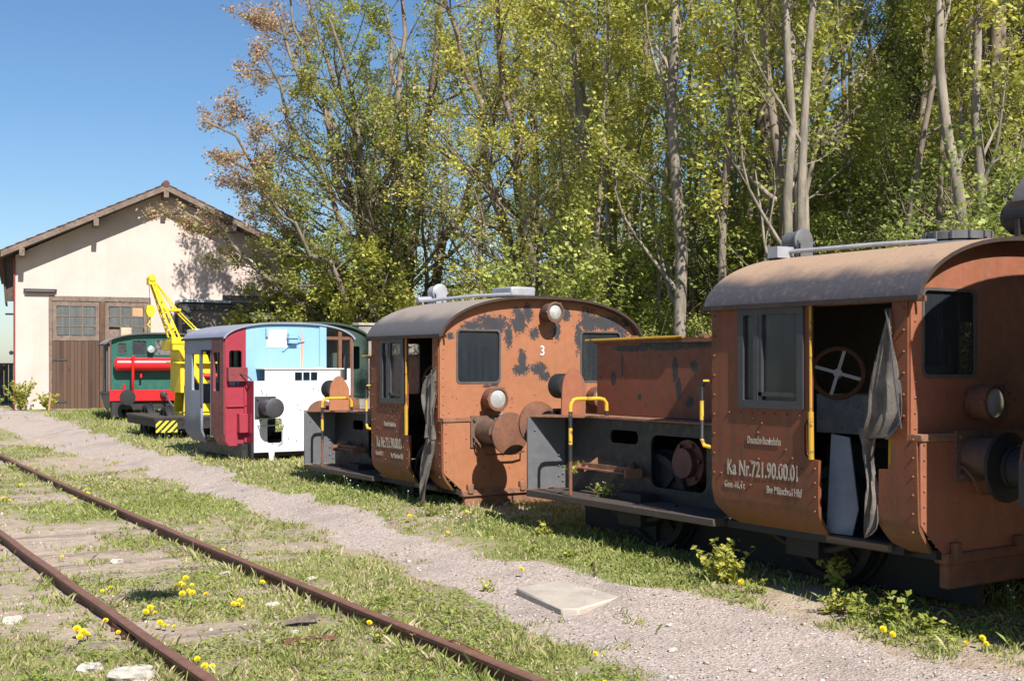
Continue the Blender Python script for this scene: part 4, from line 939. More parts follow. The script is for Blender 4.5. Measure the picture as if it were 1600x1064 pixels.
def barn():
    r = empty('engine_shed', (7.95, 41.5, 0), -R(11), 'cream rendered engine shed with a low gable and brown wooden doors', 'shed')
    Wd = 9.15; zr = 7.45; ze = 5.22; D = 16.; cxr = Wd / 2
    py = lambda k: (lambda u, v, w: (u, k - w, v))
    m = MB(); dh = [(1.02, .0), (4.12, .0), (4.12, 3.92), (1.02, 3.92)]
    m.panel([(0, -.3), (1.0, -.3), (1.0, 3.94), (4.15, 3.94), (4.15, -.3), (Wd, -.3), (Wd, ze), (cxr, zr), (0, ze)], [], py(.12), .24)
    m.box(0, .24, .24, D, -.3, ze); m.box(Wd - .24, Wd, .24, D, -.3, ze); m.box(0, Wd, D - .2, D, -.3, ze)
    m.build('wall', M_wall, r)
    # roof: two slabs with front overhang
    sl = (7.62 - 5.28) / 5.02; m = MB(); ov = .75
    for s in (-1, 1):
        xe = cxr + s * 4.98; a = [(cxr, 7.60), (xe, 7.60 - sl * 4.98), (xe, 7.42 - sl * 4.98), (cxr, 7.42)]
        m.prism(a, lambda u, v, t: (u, t, v), -ov + .02, D + .3)
    ro = m.build('roof', M_under, r)
    m = MB()
    for s in (-1, 1):
        for k in range(17):
            x0 = cxr + s * (k * .302); x1 = cxr + s * ((k + 1) * .302 + .05)
            z0 = 7.60 - sl * abs(x0 - cxr); z1 = 7.60 - sl * abs(x1 - cxr)
            m.prism([(x0, z0 + .005), (x1, z1 + .035), (x1, z1 + .06), (x0, z0 + .03)], lambda u, v, t: (u, t, v), -ov - .04, D + .35)
    m.lathe((cxr, -ov - .05, 7.63), (0, 1, 0), [(0, .11), (D + .4, .11)], 10)
    m.build('roof_tiles', M_tile, ro)
    m = MB()
    for s in (-1, 1):
        xe = cxr + s * 5.0; m.prism([(cxr, 7.60), (xe, 7.60 - sl * 5.0), (xe, 7.42 - sl * 5.0), (cxr, 7.42)], lambda u, v, t: (u, t, v), -ov - .03, -ov + .018)
    m.build('barge_board', M_beam, ro)
    for x in (.19, 2.40, cxr, 6.75, 8.96):
        z = 7.42 - sl * abs(x - cxr); m = MB(); m.box(x - .08, x + .08, -ov - .06, .1, z - .24, z - .0 - .02 * (x == cxr)); m.build('purlin', M_beam, ro, .006)
    m = MB(); m.prism([(-.42, 5.16), (-.40, 5.20), (-.02, 5.25), (-.02, 3.75), (-.30, 3.75)], lambda u, v, t: (u, t, v), .3, .34)
    m.prism([(-.42, 5.18), (-.36, 5.18), (-.25, 3.7), (-.31, 3.7)], lambda u, v, t: (u, t, v), .2, 3.)
    m.build('eave_board', M_under, ro)
    m = MB(); m.tube([(-.03, -.04, 0.2), (-.03, -.04, 5.1)], .03, 8); m.build('downpipe', simple_mat('red_brown_pipe', (.25, .06, .05), .6), r)
    # doors
    m = MB(); m.box(1.0, 4.15, -.02, .10, 3.78, 3.94); m.box(1.0, 1.1, -.02, .1, .2, 3.78); m.box(4.06, 4.15, -.02, .1, .2, 3.78); m.box(1.0, 4.15, .1, .15, .2, 3.9)
    m.build('door_frame', M_beam, r, .01)
    for (a, b, kind) in ((1.11, 2.54, 0), (2.72, 4.05, 1)):
        dr = MB(); dr.box(a, b, .02, .07, .26, 2.50); 
        d = dr.build('door_leaf', M_planks, r)
        m = MB(); wa, wb_ = a + .12, b - .12
        m.panel([(a, 2.50), (b, 2.50), (b, 3.77), (a, 3.77)], [[(wa, 2.66), (wb_, 2.66), (wb_, 3.62), (wa, 3.62)]], py(.035), .06)
        for i in (1, 2): x = wa + (wb_ - wa) * i / 3; m.box(x - .018, x + .018, .01, .05, 2.66, 3.62)
        for i in (1, 2): z = 2.66 + .96 * i / 3; m.box(wa, wb_, .012, .048, z - .018, z + .018)
        wd = m.build('door_window', M_beam, d)
        for i in range(3):
            for j in range(3):
                x0 = wa + (wb_ - wa) * i / 3 + .02; x1 = wa + (wb_ - wa) * (i + 1) / 3 - .02; z0 = 2.66 + .32 * j + .02; z1 = z0 + .28
                if kind and (i, j) == (0, 0): continue
                mt = M_pane
                if kind and (i, j) in ((2, 2), (1, 0)): mt = simple_mat('pane_board', (.50, .30, .17) if j else (.55, .42, .30), .8, .2, 2)
                MB().box(x0, x1, .028, .036, z0, z1).build('pane', mt, wd)
        for z in (.5, 1.85):
            m = MB(); m.box(a - .05, a + .45, -.0, .02, z, z + .06); m.build('hinge', M_frame, d)
        if not kind: m = MB(); m.tube([(a + .5, .02, 1.75), (a + .5, -.05, 1.7), (a + .5, -.05, 1.6), (a + .5, .02, 1.55)], .012, 6); m.build('handle', M_rust, d)
    m = MB(); m.box(2.55, 2.71, -.03, .08, .2, 3.78); m.build('door_post', M_door, r)
    m = MB(); m.lathe((.27, -.12, 4.07), (1, 0, 0), [(0, .03), (.02, .045), (.9, .045), (.92, .03)], 12); m.box(.24, 1.24, -.14, -.02, 4.11, 4.15); m.build('strip_lamp', M_frame, r)
    m = MB(); m.lathe((-.12, -.05, 2.1), (0, -1, 0), [(0, .06), (.1, .07)], 10); m.box(-.3, -.05, -.05, .0, 3.3, 3.36); m.build('bracket', M_black, r)
    # lean-to on the gable wall
    m = MB(); m.box(5.02, 5.10, -1.25, -.02, .1, 3.70); m.prism([(4.55, .2), (5.02, .2), (5.02, 3.7), (4.98, 3.7)], lambda u, v, t: (u, t, v), -.1, -.04)
    m.box(5.02, 5.30, -1.28, -1.2, .1, 3.72); m.box(5.3, 8.6, -1.27, -1.2, 3.5, 3.72); m.build('lean_to_frame', simple_mat('dark_grey_boards', (.085, .08, .085), .8, .3, 4), r)
    m = MB(); m.box(5.30, 8.6, -1.18, -1.12, .1, 3.5); m.build('lean_to_wall', simple_mat('grey_boards', (.24, .20, .18), .9, .35, 2, col2=(.14, .11, .10)), r)
    m = MB(); m.prism([(4.93, 3.84), (8.7, 3.80), (8.7, 3.72), (4.93, 3.76)], lambda u, v, t: (u, t, v), -1.36, -.0); m.build('lean_to_roof', simple_mat('zinc_sheet', (.42, .50, .55), .5, .2, 3), r)
    m = MB(); m.prism([(5.3, .1), (5.5, .1), (7.2, 3.5), (7.0, 3.5)], lambda u, v, t: (u, t, v), -1.185, -1.182) if False else None
barn()
def back_shed():
    r = empty('storage_shed', (14.2, 37.2, .3), -R(8), 'low dark open-fronted shed under the trees beside the engine shed', 'shed')
    dk = wood_mat('black_boards', (.03, .026, .024), (.018, .016, .015), rot=(1, 1, 8))
    m = MB(); m.box(0, 5.5, 3, 3.1, 0, 3.1); m.box(0, .1, 0, 3, 0, 2.9); m.box(5.4, 5.5, 0, 3, 0, 2.9); m.box(0, 5.5, -.05, .05, 2.35, 2.9)
    for x in (0.05, 1.8, 3.6, 5.3): m.box(x, x + .12, -.02, .1, 0, 2.4)
    m.build('wall', dk, r)
    m = MB(); m.prism([(-.4, 2.95), (3.4, 3.75), (3.4, 3.85), (-.4, 3.05)], lambda u, v, t: (t, u, v), -.3, 5.8); m.build('roof', dk, r)
    m = MB(); m.box(-.3, 5.8, -.5, -.42, 2.86, 2.98); m.build('gutter', simple_mat('pale_gutter', (.4, .38, .34), .7, .5, 6), r)
back_shed()
r_ = empty('garden_wall', (15.2, 31.5, .2), R(12)); tag(r_, 'grey mottled rendered wall behind the hood of the locomotive numbered 3', 'wall')
m = MB(); m.box(0, 3.2, 0, .2, 0, 2.65); m.build('masonry', simple_mat('grey_render', (.36, .34, .32), .9, .4, 1.8, col2=(.17, .15, .13)), r_)
m = MB(); m.box(-.04, 3.24, -.04, .24, 2.65, 2.72); m.build('coping', M_conc, r_)
# left edge: fence of grey sheets, parked car, far houses, wires
r_ = empty('sheet_fence', (2.0, 47.5, .25), 0); tag(r_, 'weathered grey sheet fence beyond the left corner of the cream shed', 'fence')
m = MB(); fm = simple_mat('fence_sheet', (.10, .11, .13), .8, .4, 3)
for k in range(46): m.box(.16 * k, .16 * k + .135, -.02 if k % 2 else 0, .03, 0, 1.45)
m.build('boards', fm, r_); m = MB(); m.box(0, 7.4, -.06, .06, 1.45, 1.52); m.build('rail', M_beam, r_)
m = MB(); m.beam((5.9, -.5, 0), (6.7, -.1, 1.4), .08, .08); m.build('leaning_post', M_under, r_)
def car(loc, rz, col, label):
    r = empty('parked_car', loc, rz, label, 'car')
    prof = [(-2.1, .3), (2.1, .3), (2.15, .75), (1.6, .9), (.9, .95), (.35, 1.4), (-1.1, 1.45), (-1.8, 1.0), (-2.12, .9)]
    m = MB(); m.prism(prof, lambda u, v, t: (u, t, v), -.82, .82); m.build('body', simple_mat('car_paint', col, .25, .05), r, .06, seg=2)
    m = MB(); m.prism([(.78, .97), (.32, 1.34), (-.3, 1.37), (-.3, .97)], lambda u, v, t: (u, t, v), -.84, .84); m.prism([(-.38, .97), (-.38, 1.37), (-1.05, 1.38), (-1.5, 1.0)], lambda u, v, t: (u, t, v), -.84, .84); m.build('window', M_glass, r)
    for x in (-1.3, 1.35):
        for y in (-.8, .8): m = MB(); m.lathe((x, y - .09, .32), (0, 1, 0), [(0, .25), (.01, .32), (.17, .32), (.18, .25)], 18); m.build('wheel', M_black, r)
car((3.3, 52.5, .75), R(10), (.12, .11, .10), 'dark parked car seen over the fence at the left edge')
car((7.2, 60.0, .65), R(20), (.6, .58, .56), 'pale parked car beside the corner of the cream shed')
for (x, y, w, h, cc, lb) in ((-22, 150, 14, 6, (.62, .58, .52), 'distant pale house with a grey roof left of the cream shed'), (2, 170, 16, 5, (.6, .52, .45), 'distant low house with a red roof near the shed corner')):
    r_ = empty('distant_house', (x, y, 0)); tag(r_, lb, 'house')
    m = MB(); m.box(0, w, 0, 9, 0, h * .6); m.build('wall', simple_mat('house_wall', cc, .9), r_)
    m = MB(); m.prism([(-.5, h * .6), (9.5, h * .6), (4.5, h)], lambda u, v, t: (t, u, v), -.4, w + .4); m.build('roof', M_tile, r_)
    m = MB(); [m.box(1.5 + 2.6 * k, 2.6 + 2.6 * k, -.03, .0, 1.2, 2.6) for k in range(int(w / 3))]; m.build('window', M_glass, r_)
def pole(x, y, h):
    o = empty('utility_pole', (x, y, 0)); m = MB(); m.cyl((0, 0, 0), (0, 0, h), .12, 8, r2=.08); m.box(-.8, .8, -.05, .05, h - .5, h - .38); m.build('pole', M_beam, o); m = MB(); [m.cyl((dx, 0, h - .38), (dx, 0, h - .25), .04, 6) for dx in (-.7, 0, .7)]; m.build('insulator', M_white, o); return o
tag(pole(-14, 95, 7.5), 'slim wooden utility pole far off beyond the left edge', 'pole'); tag(pole(13, 120, 6.6), 'slim wooden utility pole behind the shed', 'pole')
for k, (za, zb) in enumerate(((7.3, 6.4), (6.2, 5.4), (4.9, 4.3))):
    m = MB(); pts = [Vector((-14, 95, za)).lerp(Vector((13, 120, zb)), t / 12) - Vector((0, 0, .5 * math.sin(math.pi * t / 12))) for t in range(13)]; m.tube(pts, .02, 4)
    tag(m.build('overhead_wire', M_black), 'thin overhead wire crossing the sky at the left edge', 'wire', 'thin wires in the sky left of the shed')
# unseen lamp-shaped disc, added to drop a round shadow on the track bed
P0_ = Vector((2.78, 9.45, .03)); HL = P0_ - LD * 11.5
o = empty('shadow_disc', HL, 0, 'unseen lamp-shaped disc added behind the camera to cast a round shadow', 'lamp')
m = MB(); m.lathe((0, 0, -.05), (0, 0, 1), [(0, .24), (.03, .235), (.12, .16), (.2, .06), (.3, .05)], 24); m.build('shadow_disc_body', M_green, o)

# ------------------------------------------------------------------ vegetation materials
def leaf_mat(name, cols, seed=(.36, .24, .14), trans=.45, objvar=.25):
    nt = NT(name); at = nt.n('ShaderNodeAttribute', attribute_name='tint'); t = at.outputs['Fac']
    oi = nt.n('ShaderNodeObjectInfo')
    cr = nt.n('ShaderNodeValToRGB'); nt.l(t, cr.inputs[0]); e = cr.color_ramp.elements
    e[0].position = 0; e[0].color = cols[0] + (1,); e[1].position = .45; e[1].color = cols[1] + (1,)
    x = e.new(.80); x.color = cols[2] + (1,); x = e.new(.86); x.color = seed + (1,); x = e.new(1.); x.color = tuple(c * .8 for c in seed) + (1,)
    c = cr.outputs[0]
    hs = nt.n('ShaderNodeHueSaturation'); nt.l(c, hs.inputs['Color'])
    nt.l(nt.ramp(oi.outputs['Random'], 0, 1, 1 - objvar * .8, 1 + objvar), hs.inputs['Value']); hs.inputs['Saturation'].default_value = 1.
    nt.l(nt.ramp(oi.outputs['Random'], 0, 1, .515, .488), hs.inputs['Hue'])
    c = hs.outputs[0]
    nt.b.inputs['Roughness'].default_value = .55; nt.l(c, nt.b.inputs['Base Color'])
    tr = nt.n('ShaderNodeBsdfTranslucent'); nt.l(nt.mix(.5, c, (.5, .6, .05), 'MULTIPLY') if False else c, tr.inputs[0])
    ms = nt.n('ShaderNodeMixShader'); ms.inputs[0].default_value = trans
    nt.l(nt.b.outputs[0], ms.inputs[1]); nt.l(tr.outputs[0], ms.inputs[2]); nt.l(ms.outputs[0], nt.out.inputs[0])
    return nt.m
M_leaf = leaf_mat('spring_leaves', ((.22, .245, .045), (.43, .44, .085), (.62, .58, .13)))
M_leafy = leaf_mat('maple_leaves', ((.26, .29, .05), (.46, .48, .09), (.62, .57, .14)), seed=(.72, .48, .34), trans=.5)
M_shrub = leaf_mat('shrub_leaves', ((.14, .175, .035), (.30, .35, .075), (.50, .52, .13)))
M_grass = leaf_mat('grass_blades', ((.15, .185, .04), (.26, .31, .075), (.40, .41, .14)), seed=(.52, .42, .26), trans=.3, objvar=.05)
def bark_mat(name, a, b):
    nt = NT(name); v = nt.mapping((5, 5, 1.2)); n1 = nt.noise(1.5, 6, .7, v); n2 = nt.noise(1.3, 3)
    c = nt.mix(nt.ramp(n1, .35, .65), a, b); c = nt.mix(nt.ramp(n2, .5, .7, 0, .6), c, (.12, .12, .06)); nt.bump(n1, .6, .03); return nt.fin(c, .9)
M_bark = bark_mat('grey_bark', (.31, .265, .21), (.16, .135, .105))
M_barkd = bark_mat('brown_bark', (.26, .21, .16), (.13, .10, .075))

# ------------------------------------------------------------------ tree generator
def tube_np(pts, rad, n):
    P = np.asarray(pts, float); k = len(P); D = np.gradient(P, axis=0); D /= np.linalg.norm(D, axis=1, keepdims=True) + 1e-9
    ref = np.tile([.31, .95, .08], (k, 1)); A = np.cross(D, ref); A /= np.linalg.norm(A, axis=1, keepdims=True) + 1e-9; B = np.cross(D, A)
    th = np.arange(n) * 2 * np.pi / n
    V = P[:, None] + (A[:, None] * np.cos(th)[None, :, None] + B[:, None] * np.sin(th)[None, :, None]) * np.asarray(rad)[:, None, None]
    i = np.arange(k - 1)[:, None] * n + np.arange(n)[None]; j = np.arange(k - 1)[:, None] * n + (np.arange(n)[None] + 1) % n
    return V.reshape(-1, 3), np.stack([i, j, j + n, i + n], -1).reshape(-1, 4)
class Tree:
    def __init__(s, seed): s.r = np.random.default_rng(seed); s.T = []; s.tw = []; s.rmin = .004
    def path(s, p, d, L, r, k, up=.15, wob=.12, taper=.25):
        P = [np.array(p, float)]; d = np.array(d, float); d /= np.linalg.norm(d)
        for i in range(k):
            d = d + s.r.normal(0, wob, 3) + np.array([0, 0, up]) / k * 2; d /= np.linalg.norm(d); P.append(P[-1] + d * L / k)
        return np.array(P), np.linspace(r, r * taper, k + 1)
    def at(s, P, R, t):
        x = t * (len(P) - 1); i = min(int(x), len(P) - 2); f = x - i
        d = P[i + 1] - P[i]; return P[i] * (1 - f) + P[i + 1] * f, R[i] * (1 - f) + R[i + 1] * f, d / (np.linalg.norm(d) + 1e-9)
    def grow(s, P, R, lvl, maxl, nkids, Lf, spread, t0=.2, up=.15):
        s.T.append((P, R, 9 if lvl == 0 else 5 if lvl == 1 else 3))
        L = np.linalg.norm(np.diff(P, axis=0), axis=1).sum()
        if lvl >= maxl: s.tw.append(P); return
        n = max(2, int(nkids[lvl] * s.r.uniform(.8, 1.2)))
        for i in range(n):
            t = t0 + (1 - t0) * ((i + s.r.uniform(0, 1)) / n); p, r, d = s.at(P, R, min(t, .98))
            a = s.r.uniform(0, 2 * np.pi); o = np.array([math.cos(a), math.sin(a), 0.]); o -= d * o.dot(d); o /= np.linalg.norm(o) + 1e-9
            sp = spread[lvl] * s.r.uniform(.75, 1.25); dd = d * math.cos(sp) + o * math.sin(sp)
            if lvl == 0: ll = Lf[0] * L * (1.05 - .75 * t) * s.r.uniform(.7, 1.2)
            else: ll = L * Lf[lvl] * (1.1 - .6 * t) * s.r.uniform(.7, 1.25)
            rr = min(r * .5, .16 * r + .0095 * ll); 
            q, qr = s.path(p, dd, ll, max(rr, s.rmin), 6 if lvl == 0 else 4 if lvl == 1 else 3, up, .13)
            s.grow(q, qr, lvl + 1, maxl, nkids, Lf, spread, .12, up)
    def meshes(s, nleaf, size, name_leafmat, bark, clump=.10, seedfn=None, tintb=0., minz=0., zbright=0.):
        V = []; F = []; o = 0
        for P, R_, n in s.T:
            v, f = tube_np(P, R_, n); V.append(v); F.append(f + o); o += len(v)
        V = np.concatenate(V); F = np.concatenate(F)
        # leaves in tufts along the twigs
        nt = len(s.tw); per = 4; nc = nleaf // per
        idx = s.r.integers(0, nt, nc); t = s.r.uniform(.15, 1., nc) ** .8
        tp = np.stack([P for P in [np.array([np.interp(np.linspace(0, 1, 4), np.linspace(0, 1, len(q)), q[:, c]) for c in range(3)]).T for q in s.tw]])
        x = t * 3; i0 = np.minimum(x.astype(int), 2); fr = (x - i0)[:, None]
        C = tp[idx, i0] * (1 - fr) + tp[idx, i0 + 1] * fr
        ctint = s.r.normal(.40 + tintb, .13, nt)[idx] + s.r.normal(0, .07, nc)
        C = np.repeat(C, per, 0) + s.r.normal(0, clump, (nc * per, 3)); ct = np.repeat(ctint, per) + s.r.normal(0, .05, nc * per)
        keep = C[:, 2] > minz; C = C[keep]; ct = ct[keep]
        if seedfn is not None: ct = seedfn(C, ct, s.r)
        else: ct = np.clip(ct, .02, .79)
        LV, LF = leaves(C, size, s.r)
        return (V, F), (LV, LF, ct)
def leaves(C, size, r, flat=.5):
    n = len(C); N = r.normal(0, 1, (n, 3)); N[:, 2] = np.abs(N[:, 2]) + flat; N /= np.linalg.norm(N, axis=1, keepdims=True)
    U = np.cross(N, r.normal(0, 1, (n, 3))); U /= np.linalg.norm(U, axis=1, keepdims=True); W_ = np.cross(N, U)
    s = (size * r.uniform(.55, 1.35, n))[:, None]; a = U * s * .5; b = W_ * s * .34
    V = np.stack([C - a, C - b + N * s * .08, C + a, C + b + N * s * .08], 1).reshape(-1, 3)
    return V, np.arange(n * 4).reshape(n, 4)
def place(name, loc, wood, leaf, lm, bm_, label, cat, group=None, rz=0., crown='crown', trunk='trunk', leafshare=None):
    e = empty(name, loc, rz, label, cat, group)
    t = npmesh(trunk, wood[0], wood[1], bm_, e, smooth=True)
    c = npmesh(crown, leaf[0], leaf[1], lm, e, tint=leaf[2])
    return e
def dup(root, loc, rz, sc, label=None):
    r = root.copy(); COL.objects.link(r); r.location = loc; r.rotation_euler = (0, 0, rz); r.scale = (sc, sc, sc * random.uniform(.92, 1.08))
    if label: r['label'] = label
    for ch in list(root.children):
        c = ch.copy(); COL.objects.link(c); c.parent = r
    return r

# the foreground trees, each with its own trunk line  (foot px position found from the photograph, z follows the bank)
def slim(seed, pts, r0, label, kids=(16, 6, 4), Lf=(.26, .5, .5), nleaf=9000, size=.075, stems=None, tint=0.):
    T = Tree(seed); base = np.array([pts[0][0], pts[0][1], tz(pts[0][0], pts[0][1]) - .1])
    for sp in [pts] + (stems or []):
        P = np.array([(x, y, z) for x, y, z in sp], float); P[0, 2] = tz(sp[0][0], sp[0][1]) - .1
        k = 12; tt = np.linspace(0, 1, k + 1); P = np.stack([np.interp(tt, np.linspace(0, 1, len(P)), P[:, c]) for c in range(3)], 1)
        P[1:] += T.r.normal(0, .022, (k, 3)); P -= base
        R_ = r0 * (1 - .72 * tt)
        T.grow(P, R_, 0, 3, kids, Lf, (.85, .7, .7), .22, .45)
    w, l = T.meshes(int(nleaf * .95), size, None, None, clump=.11, tintb=tint, minz=1.)
    return place('deciduous_tree', tuple(base), w, l, M_leaf, M_bark, label, 'tree')
slim(1, [(13.5, 17.5, 0), (13.35, 17.6, 2.8), (13.0, 17.8, 6.), (12.8, 17.9, 9.), (12.9, 18, 12.5)], .17, 'leaning grey tree just right of the crown of the locomotive numbered 3', nleaf=10000)
slim(2, [(14.5, 18.0, 0), (14.37, 18.1, 2.6), (14.24, 18.2, 8.6), (14.3, 18.2, 12)], .10, 'thin straight tree between two thicker trunks left of the middle of the bank', nleaf=5000, kids=(9, 5, 3))
slim(3, [(12.6, 14.5, 0), (12.51, 14.54, 2.35), (12.38, 14.62, 5.9), (12.43, 14.6, 7.4), (12.5, 14.6, 11.5)], .125, 'straight grey tree rising behind the hood of the nearest locomotive', nleaf=6500, kids=(11, 6, 3))
slim(4, [(12.5, 12.2, 0), (12.42, 12.2, 3.3), (12.40, 12.2, 6.8), (12.2, 12.3, 11)], .092, 'pale twin-stemmed tree rising behind the roof bell of the nearest locomotive', nleaf=3600, kids=(6, 5, 3), stems=[[(12.62, 12.1, 0), (12.52, 12.12, 3.3), (12.72, 12.02, 6.8), (13.1, 11.9, 10.5)]])
slim(5, [(14.6, 10.9, 0), (14.5, 10.9, 3.4), (14.2, 11.05, 5.9), (14.15, 11.1, 8), (13.9, 11.2, 11)], .105, 'forked slender tree on the right of the bank behind the roof vent', nleaf=5000, kids=(7, 5, 3), stems=[[(14.68, 10.8, 0), (14.75, 10.75, 3.3), (14.62, 10.8, 5.2), (14.6, 10.8, 8), (14.9, 10.7, 11)]])
# the big maple that hangs over the shed
def maple(seed, x, y, H, Rr, n, nleaf, label, seedy):
    T = Tree(seed); T.rmin = .0075; base = np.array([x, y, tz(x, y) - .1])
    for i in range(n):
        a = 2 * np.pi * i / n + T.r.uniform(-.3, .3); sp = Rr * T.r.uniform(.30, .62) * (0 if i == 0 else 1)
        tgt = np.array([math.cos(a) * sp, math.sin(a) * sp, H * T.r.uniform(.72, 1.)]); tt = np.linspace(0, 1, 13)[:, None]
        P = tgt * tt; P[:, 0] = tgt[0] * tt[:, 0] ** 1.4; P[:, 1] = tgt[1] * tt[:, 0] ** 1.4; P[1:] += T.r.normal(0, .12, (12, 3))
        T.grow(P, np.linspace(.22, .04, 13), 0, 3, (15, 7, 5), (.42, .5, .5), (1.05, .7, .7), .16, .22)
    for (dx, dy, hz) in ((-.74, .05, .54), (-.66, -.2, .40), (-.38, .25, .82), (-.80, .2, .38), (-.60, -.1, .64), (-.70, .0, .47)) if seedy > .5 else ():
        tgt = np.array([dx * Rr, dy * Rr, H * hz]); tt = np.linspace(0, 1, 13)[:, None]; P = tgt * tt; P[:, 0] = tgt[0] * tt[:, 0] ** 1.3; P[:, 1] = tgt[1] * tt[:, 0] ** 1.3; P[1:] += T.r.normal(0, .12, (12, 3))
        T.grow(P, np.linspace(.17, .03, 13), 0, 3, (12, 7, 5), (.34, .5, .5), (.9, .7, .7), .25, .15)
    def sf(C, ct, r):
        d = -(C[:, 0] * .84 - C[:, 1] * .54) + (C[:, 2] - 9) * .12      # towards the photograph's left
        pr = sstep((d - 2.0) / 2.6) * seedy * sstep((C[:, 2] - 3.5) / 3)
        return np.where(r.uniform(0, 1, len(C)) < pr, r.uniform(.87, 1., len(C)), np.clip(ct, .02, .79))
    w, l = T.meshes(int(nleaf * 1.25), .095, None, None, clump=.10, seedfn=sf, minz=2.2)
    return place('maple_tree', tuple(base), w, l, M_leafy, M_barkd, label, 'tree')
maple(11, 18.4, 35.0, 16.5, 8.2, 7, 60000, 'wide spreading maple with reddish seed clusters overhanging the cream shed', .92)
maple(12, 19.5, 29.0, 16, 6.5, 5, 30000, 'broad maple filling the sky right of the cream shed', .15)
def lowtree(seed, x, y, H, nleaf, label):
    T = Tree(seed)
    for i in range(5):
        P, R_ = T.path((0, 0, -.1), (T.r.normal(0, .5) - .15, T.r.normal(0, .4), 1), H * T.r.uniform(.7, 1), .07, 8, .05, .12, .3)
        T.grow(P, R_, 1, 3, (0, 9, 5), (0, .45, .5), (0, .9, .8), .2, .1)
    w, l = T.meshes(nleaf, .13, None, None, clump=.16, minz=2.5, tintb=-.04)
    return place('maple_sapling', (x, y, tz(x, y)), w, l, M_leaf, M_barkd, label, 'tree')
lowtree(21, 16.3, 33.8, 5.6, 8000, 'bright leafy maple sapling in front of the dark storage shed')
lowtree(22, 16.6, 37.0, 5.6, 9000, 'leafy maple sapling at the right corner of the cream shed')
# background trees: five kinds, copied
protos = []
for k in range(5):
    T = Tree(40 + k); H = 12.5 + k * .6; P, R_ = T.path((0, 0, -.2), (T.r.uniform(-.06, .06), T.r.uniform(-.06, .06), 1), H, .13 + .015 * k, 12, .05, .03, .25)
    T.grow(P, R_, 0, 3, (20, 6, 4), (.27, .5, .5), (.95, .75, .7), .18, .3)
    w, l = T.meshes(5200 if k else 4000, .09, None, None, clump=.16, minz=1.)
    protos.append((w, l))
LBL = ['slender spring tree standing among many on the wooded bank', 'thin brown-stemmed tree in the crowd of trees on the bank', 'leafy young tree deep among the others on the bank']
first = {}
spots = []
tr = np.random.default_rng(5)
cand = []
for _ in range(5000):
    th = tr.uniform(20, 64); D = tr.uniform(19, 62) if th < 52 else tr.uniform(17, 45); a = math.radians(th); x = D * math.sin(a); y = D * math.cos(a)
    if x < foot(y) + 1.2 or (y > 30 and x < 22) or (th < 34 and tr.uniform() < .8) or (36 < th < 44 and tr.uniform() < .6) or (th > 47 and tr.uniform() < .75): continue
    if any((x - p[0]) ** 2 + (y - p[1]) ** 2 < (3.0 + D * .035) ** 2 for p in cand): continue
    if any((x - p[0]) ** 2 + (y - p[1]) ** 2 < 3. for p in ((13.4, 17.5), (14.5, 18), (12.6, 14.5), (12.5, 12.2), (14.6, 10.9))): continue
    cand.append((x, y, th))
cand = cand[:64]
for i, (x, y, th) in enumerate(cand):
    k = int(tr.integers(0, 5)); z = tz(x, y) - .1; rz = tr.uniform(0, 6.28); sc = tr.uniform(.8, 1.12)
    if k not in first:
        w, l = protos[k]; o = place('deciduous_tree', (x, y, z), w, l, M_leaf, M_bark if k % 2 else M_barkd, LBL[k % 3], 'tree', 'trees crowding the bank behind the locomotives', rz); o.scale = (sc, sc, sc); first[k] = o
    else: dup(first[k], (x, y, z), rz, sc)
sp = []
for k in range(3):
    T = Tree(80 + k); H = 8.5; P, R_ = T.path((0, 0, -.2), (T.r.uniform(-.1, .1), T.r.uniform(-.1, .1), 1), H, .05 + .012 * k, 12, .05, .035, .3)
    T.grow(P, R_, 0, 3, (9, 5, 3), (.2, .5, .5), (.7, .7, .7), .3, .4); sp.append(T.meshes(2200, .08, None, None, clump=.12, minz=1.5, tintb=.1))
fs_ = {}; pts = []
for _ in range(3000):
    th = tr.uniform(31, 56); D = tr.uniform(18, 28); a = math.radians(th); x = D * math.sin(a); y = D * math.cos(a)
    if x < foot(y) + .8 or any((x - p[0]) ** 2 + (y - p[1]) ** 2 < 1.3 for p in pts): continue
    pts.append((x, y))
for i, (x, y) in enumerate(pts[:42]):
    k = i % 3; loc = (x, y, tz(x, y)); sc = tr.uniform(.75, 1.2)
    if k not in fs_: fs_[k] = place('sapling', loc, sp[k][0], sp[k][1], M_leaf, M_barkd, 'thin pole-like sapling with sparse leaves among the trees of the bank', 'tree', 'thin saplings on the wooded bank')
    else: dup(fs_[k], loc, tr.uniform(0, 6.28), sc)
# shrubs
def shrub_mesh(seed, H, Rr, n, nleaf, size, tint=0.):
    T = Tree(seed)
    for i in range(n):
        a = T.r.uniform(0, 6.28); d = np.array([math.cos(a) * .5, math.sin(a) * .5, 1.2]); P, R_ = T.path((T.r.normal(0, Rr * .25), T.r.normal(0, Rr * .25), -.1), d, H * T.r.uniform(.6, 1.1), .018, 6, .0, .12, .3)
        T.grow(P, R_, 1, 3, (0, 7, 4), (0, .5, .5), (0, .8, .8), .1, .1)
    return T.meshes(nleaf, size, None, None, clump=.10, tintb=tint)
sh = [shrub_mesh(60, 2.6, 1.0, 12, 9500, .068, .08), shrub_mesh(61, 1.8, .9, 11, 7600, .06, .14), shrub_mesh(62, 3.4, 1.2, 12, 12000, .072, .0)]
firsts = {}; SL = ['bushy spring shrub at the foot of the wooded bank', 'low bright green shrub on the wooded bank', 'tall loose shrub growing under the trees of the bank']
pts = []
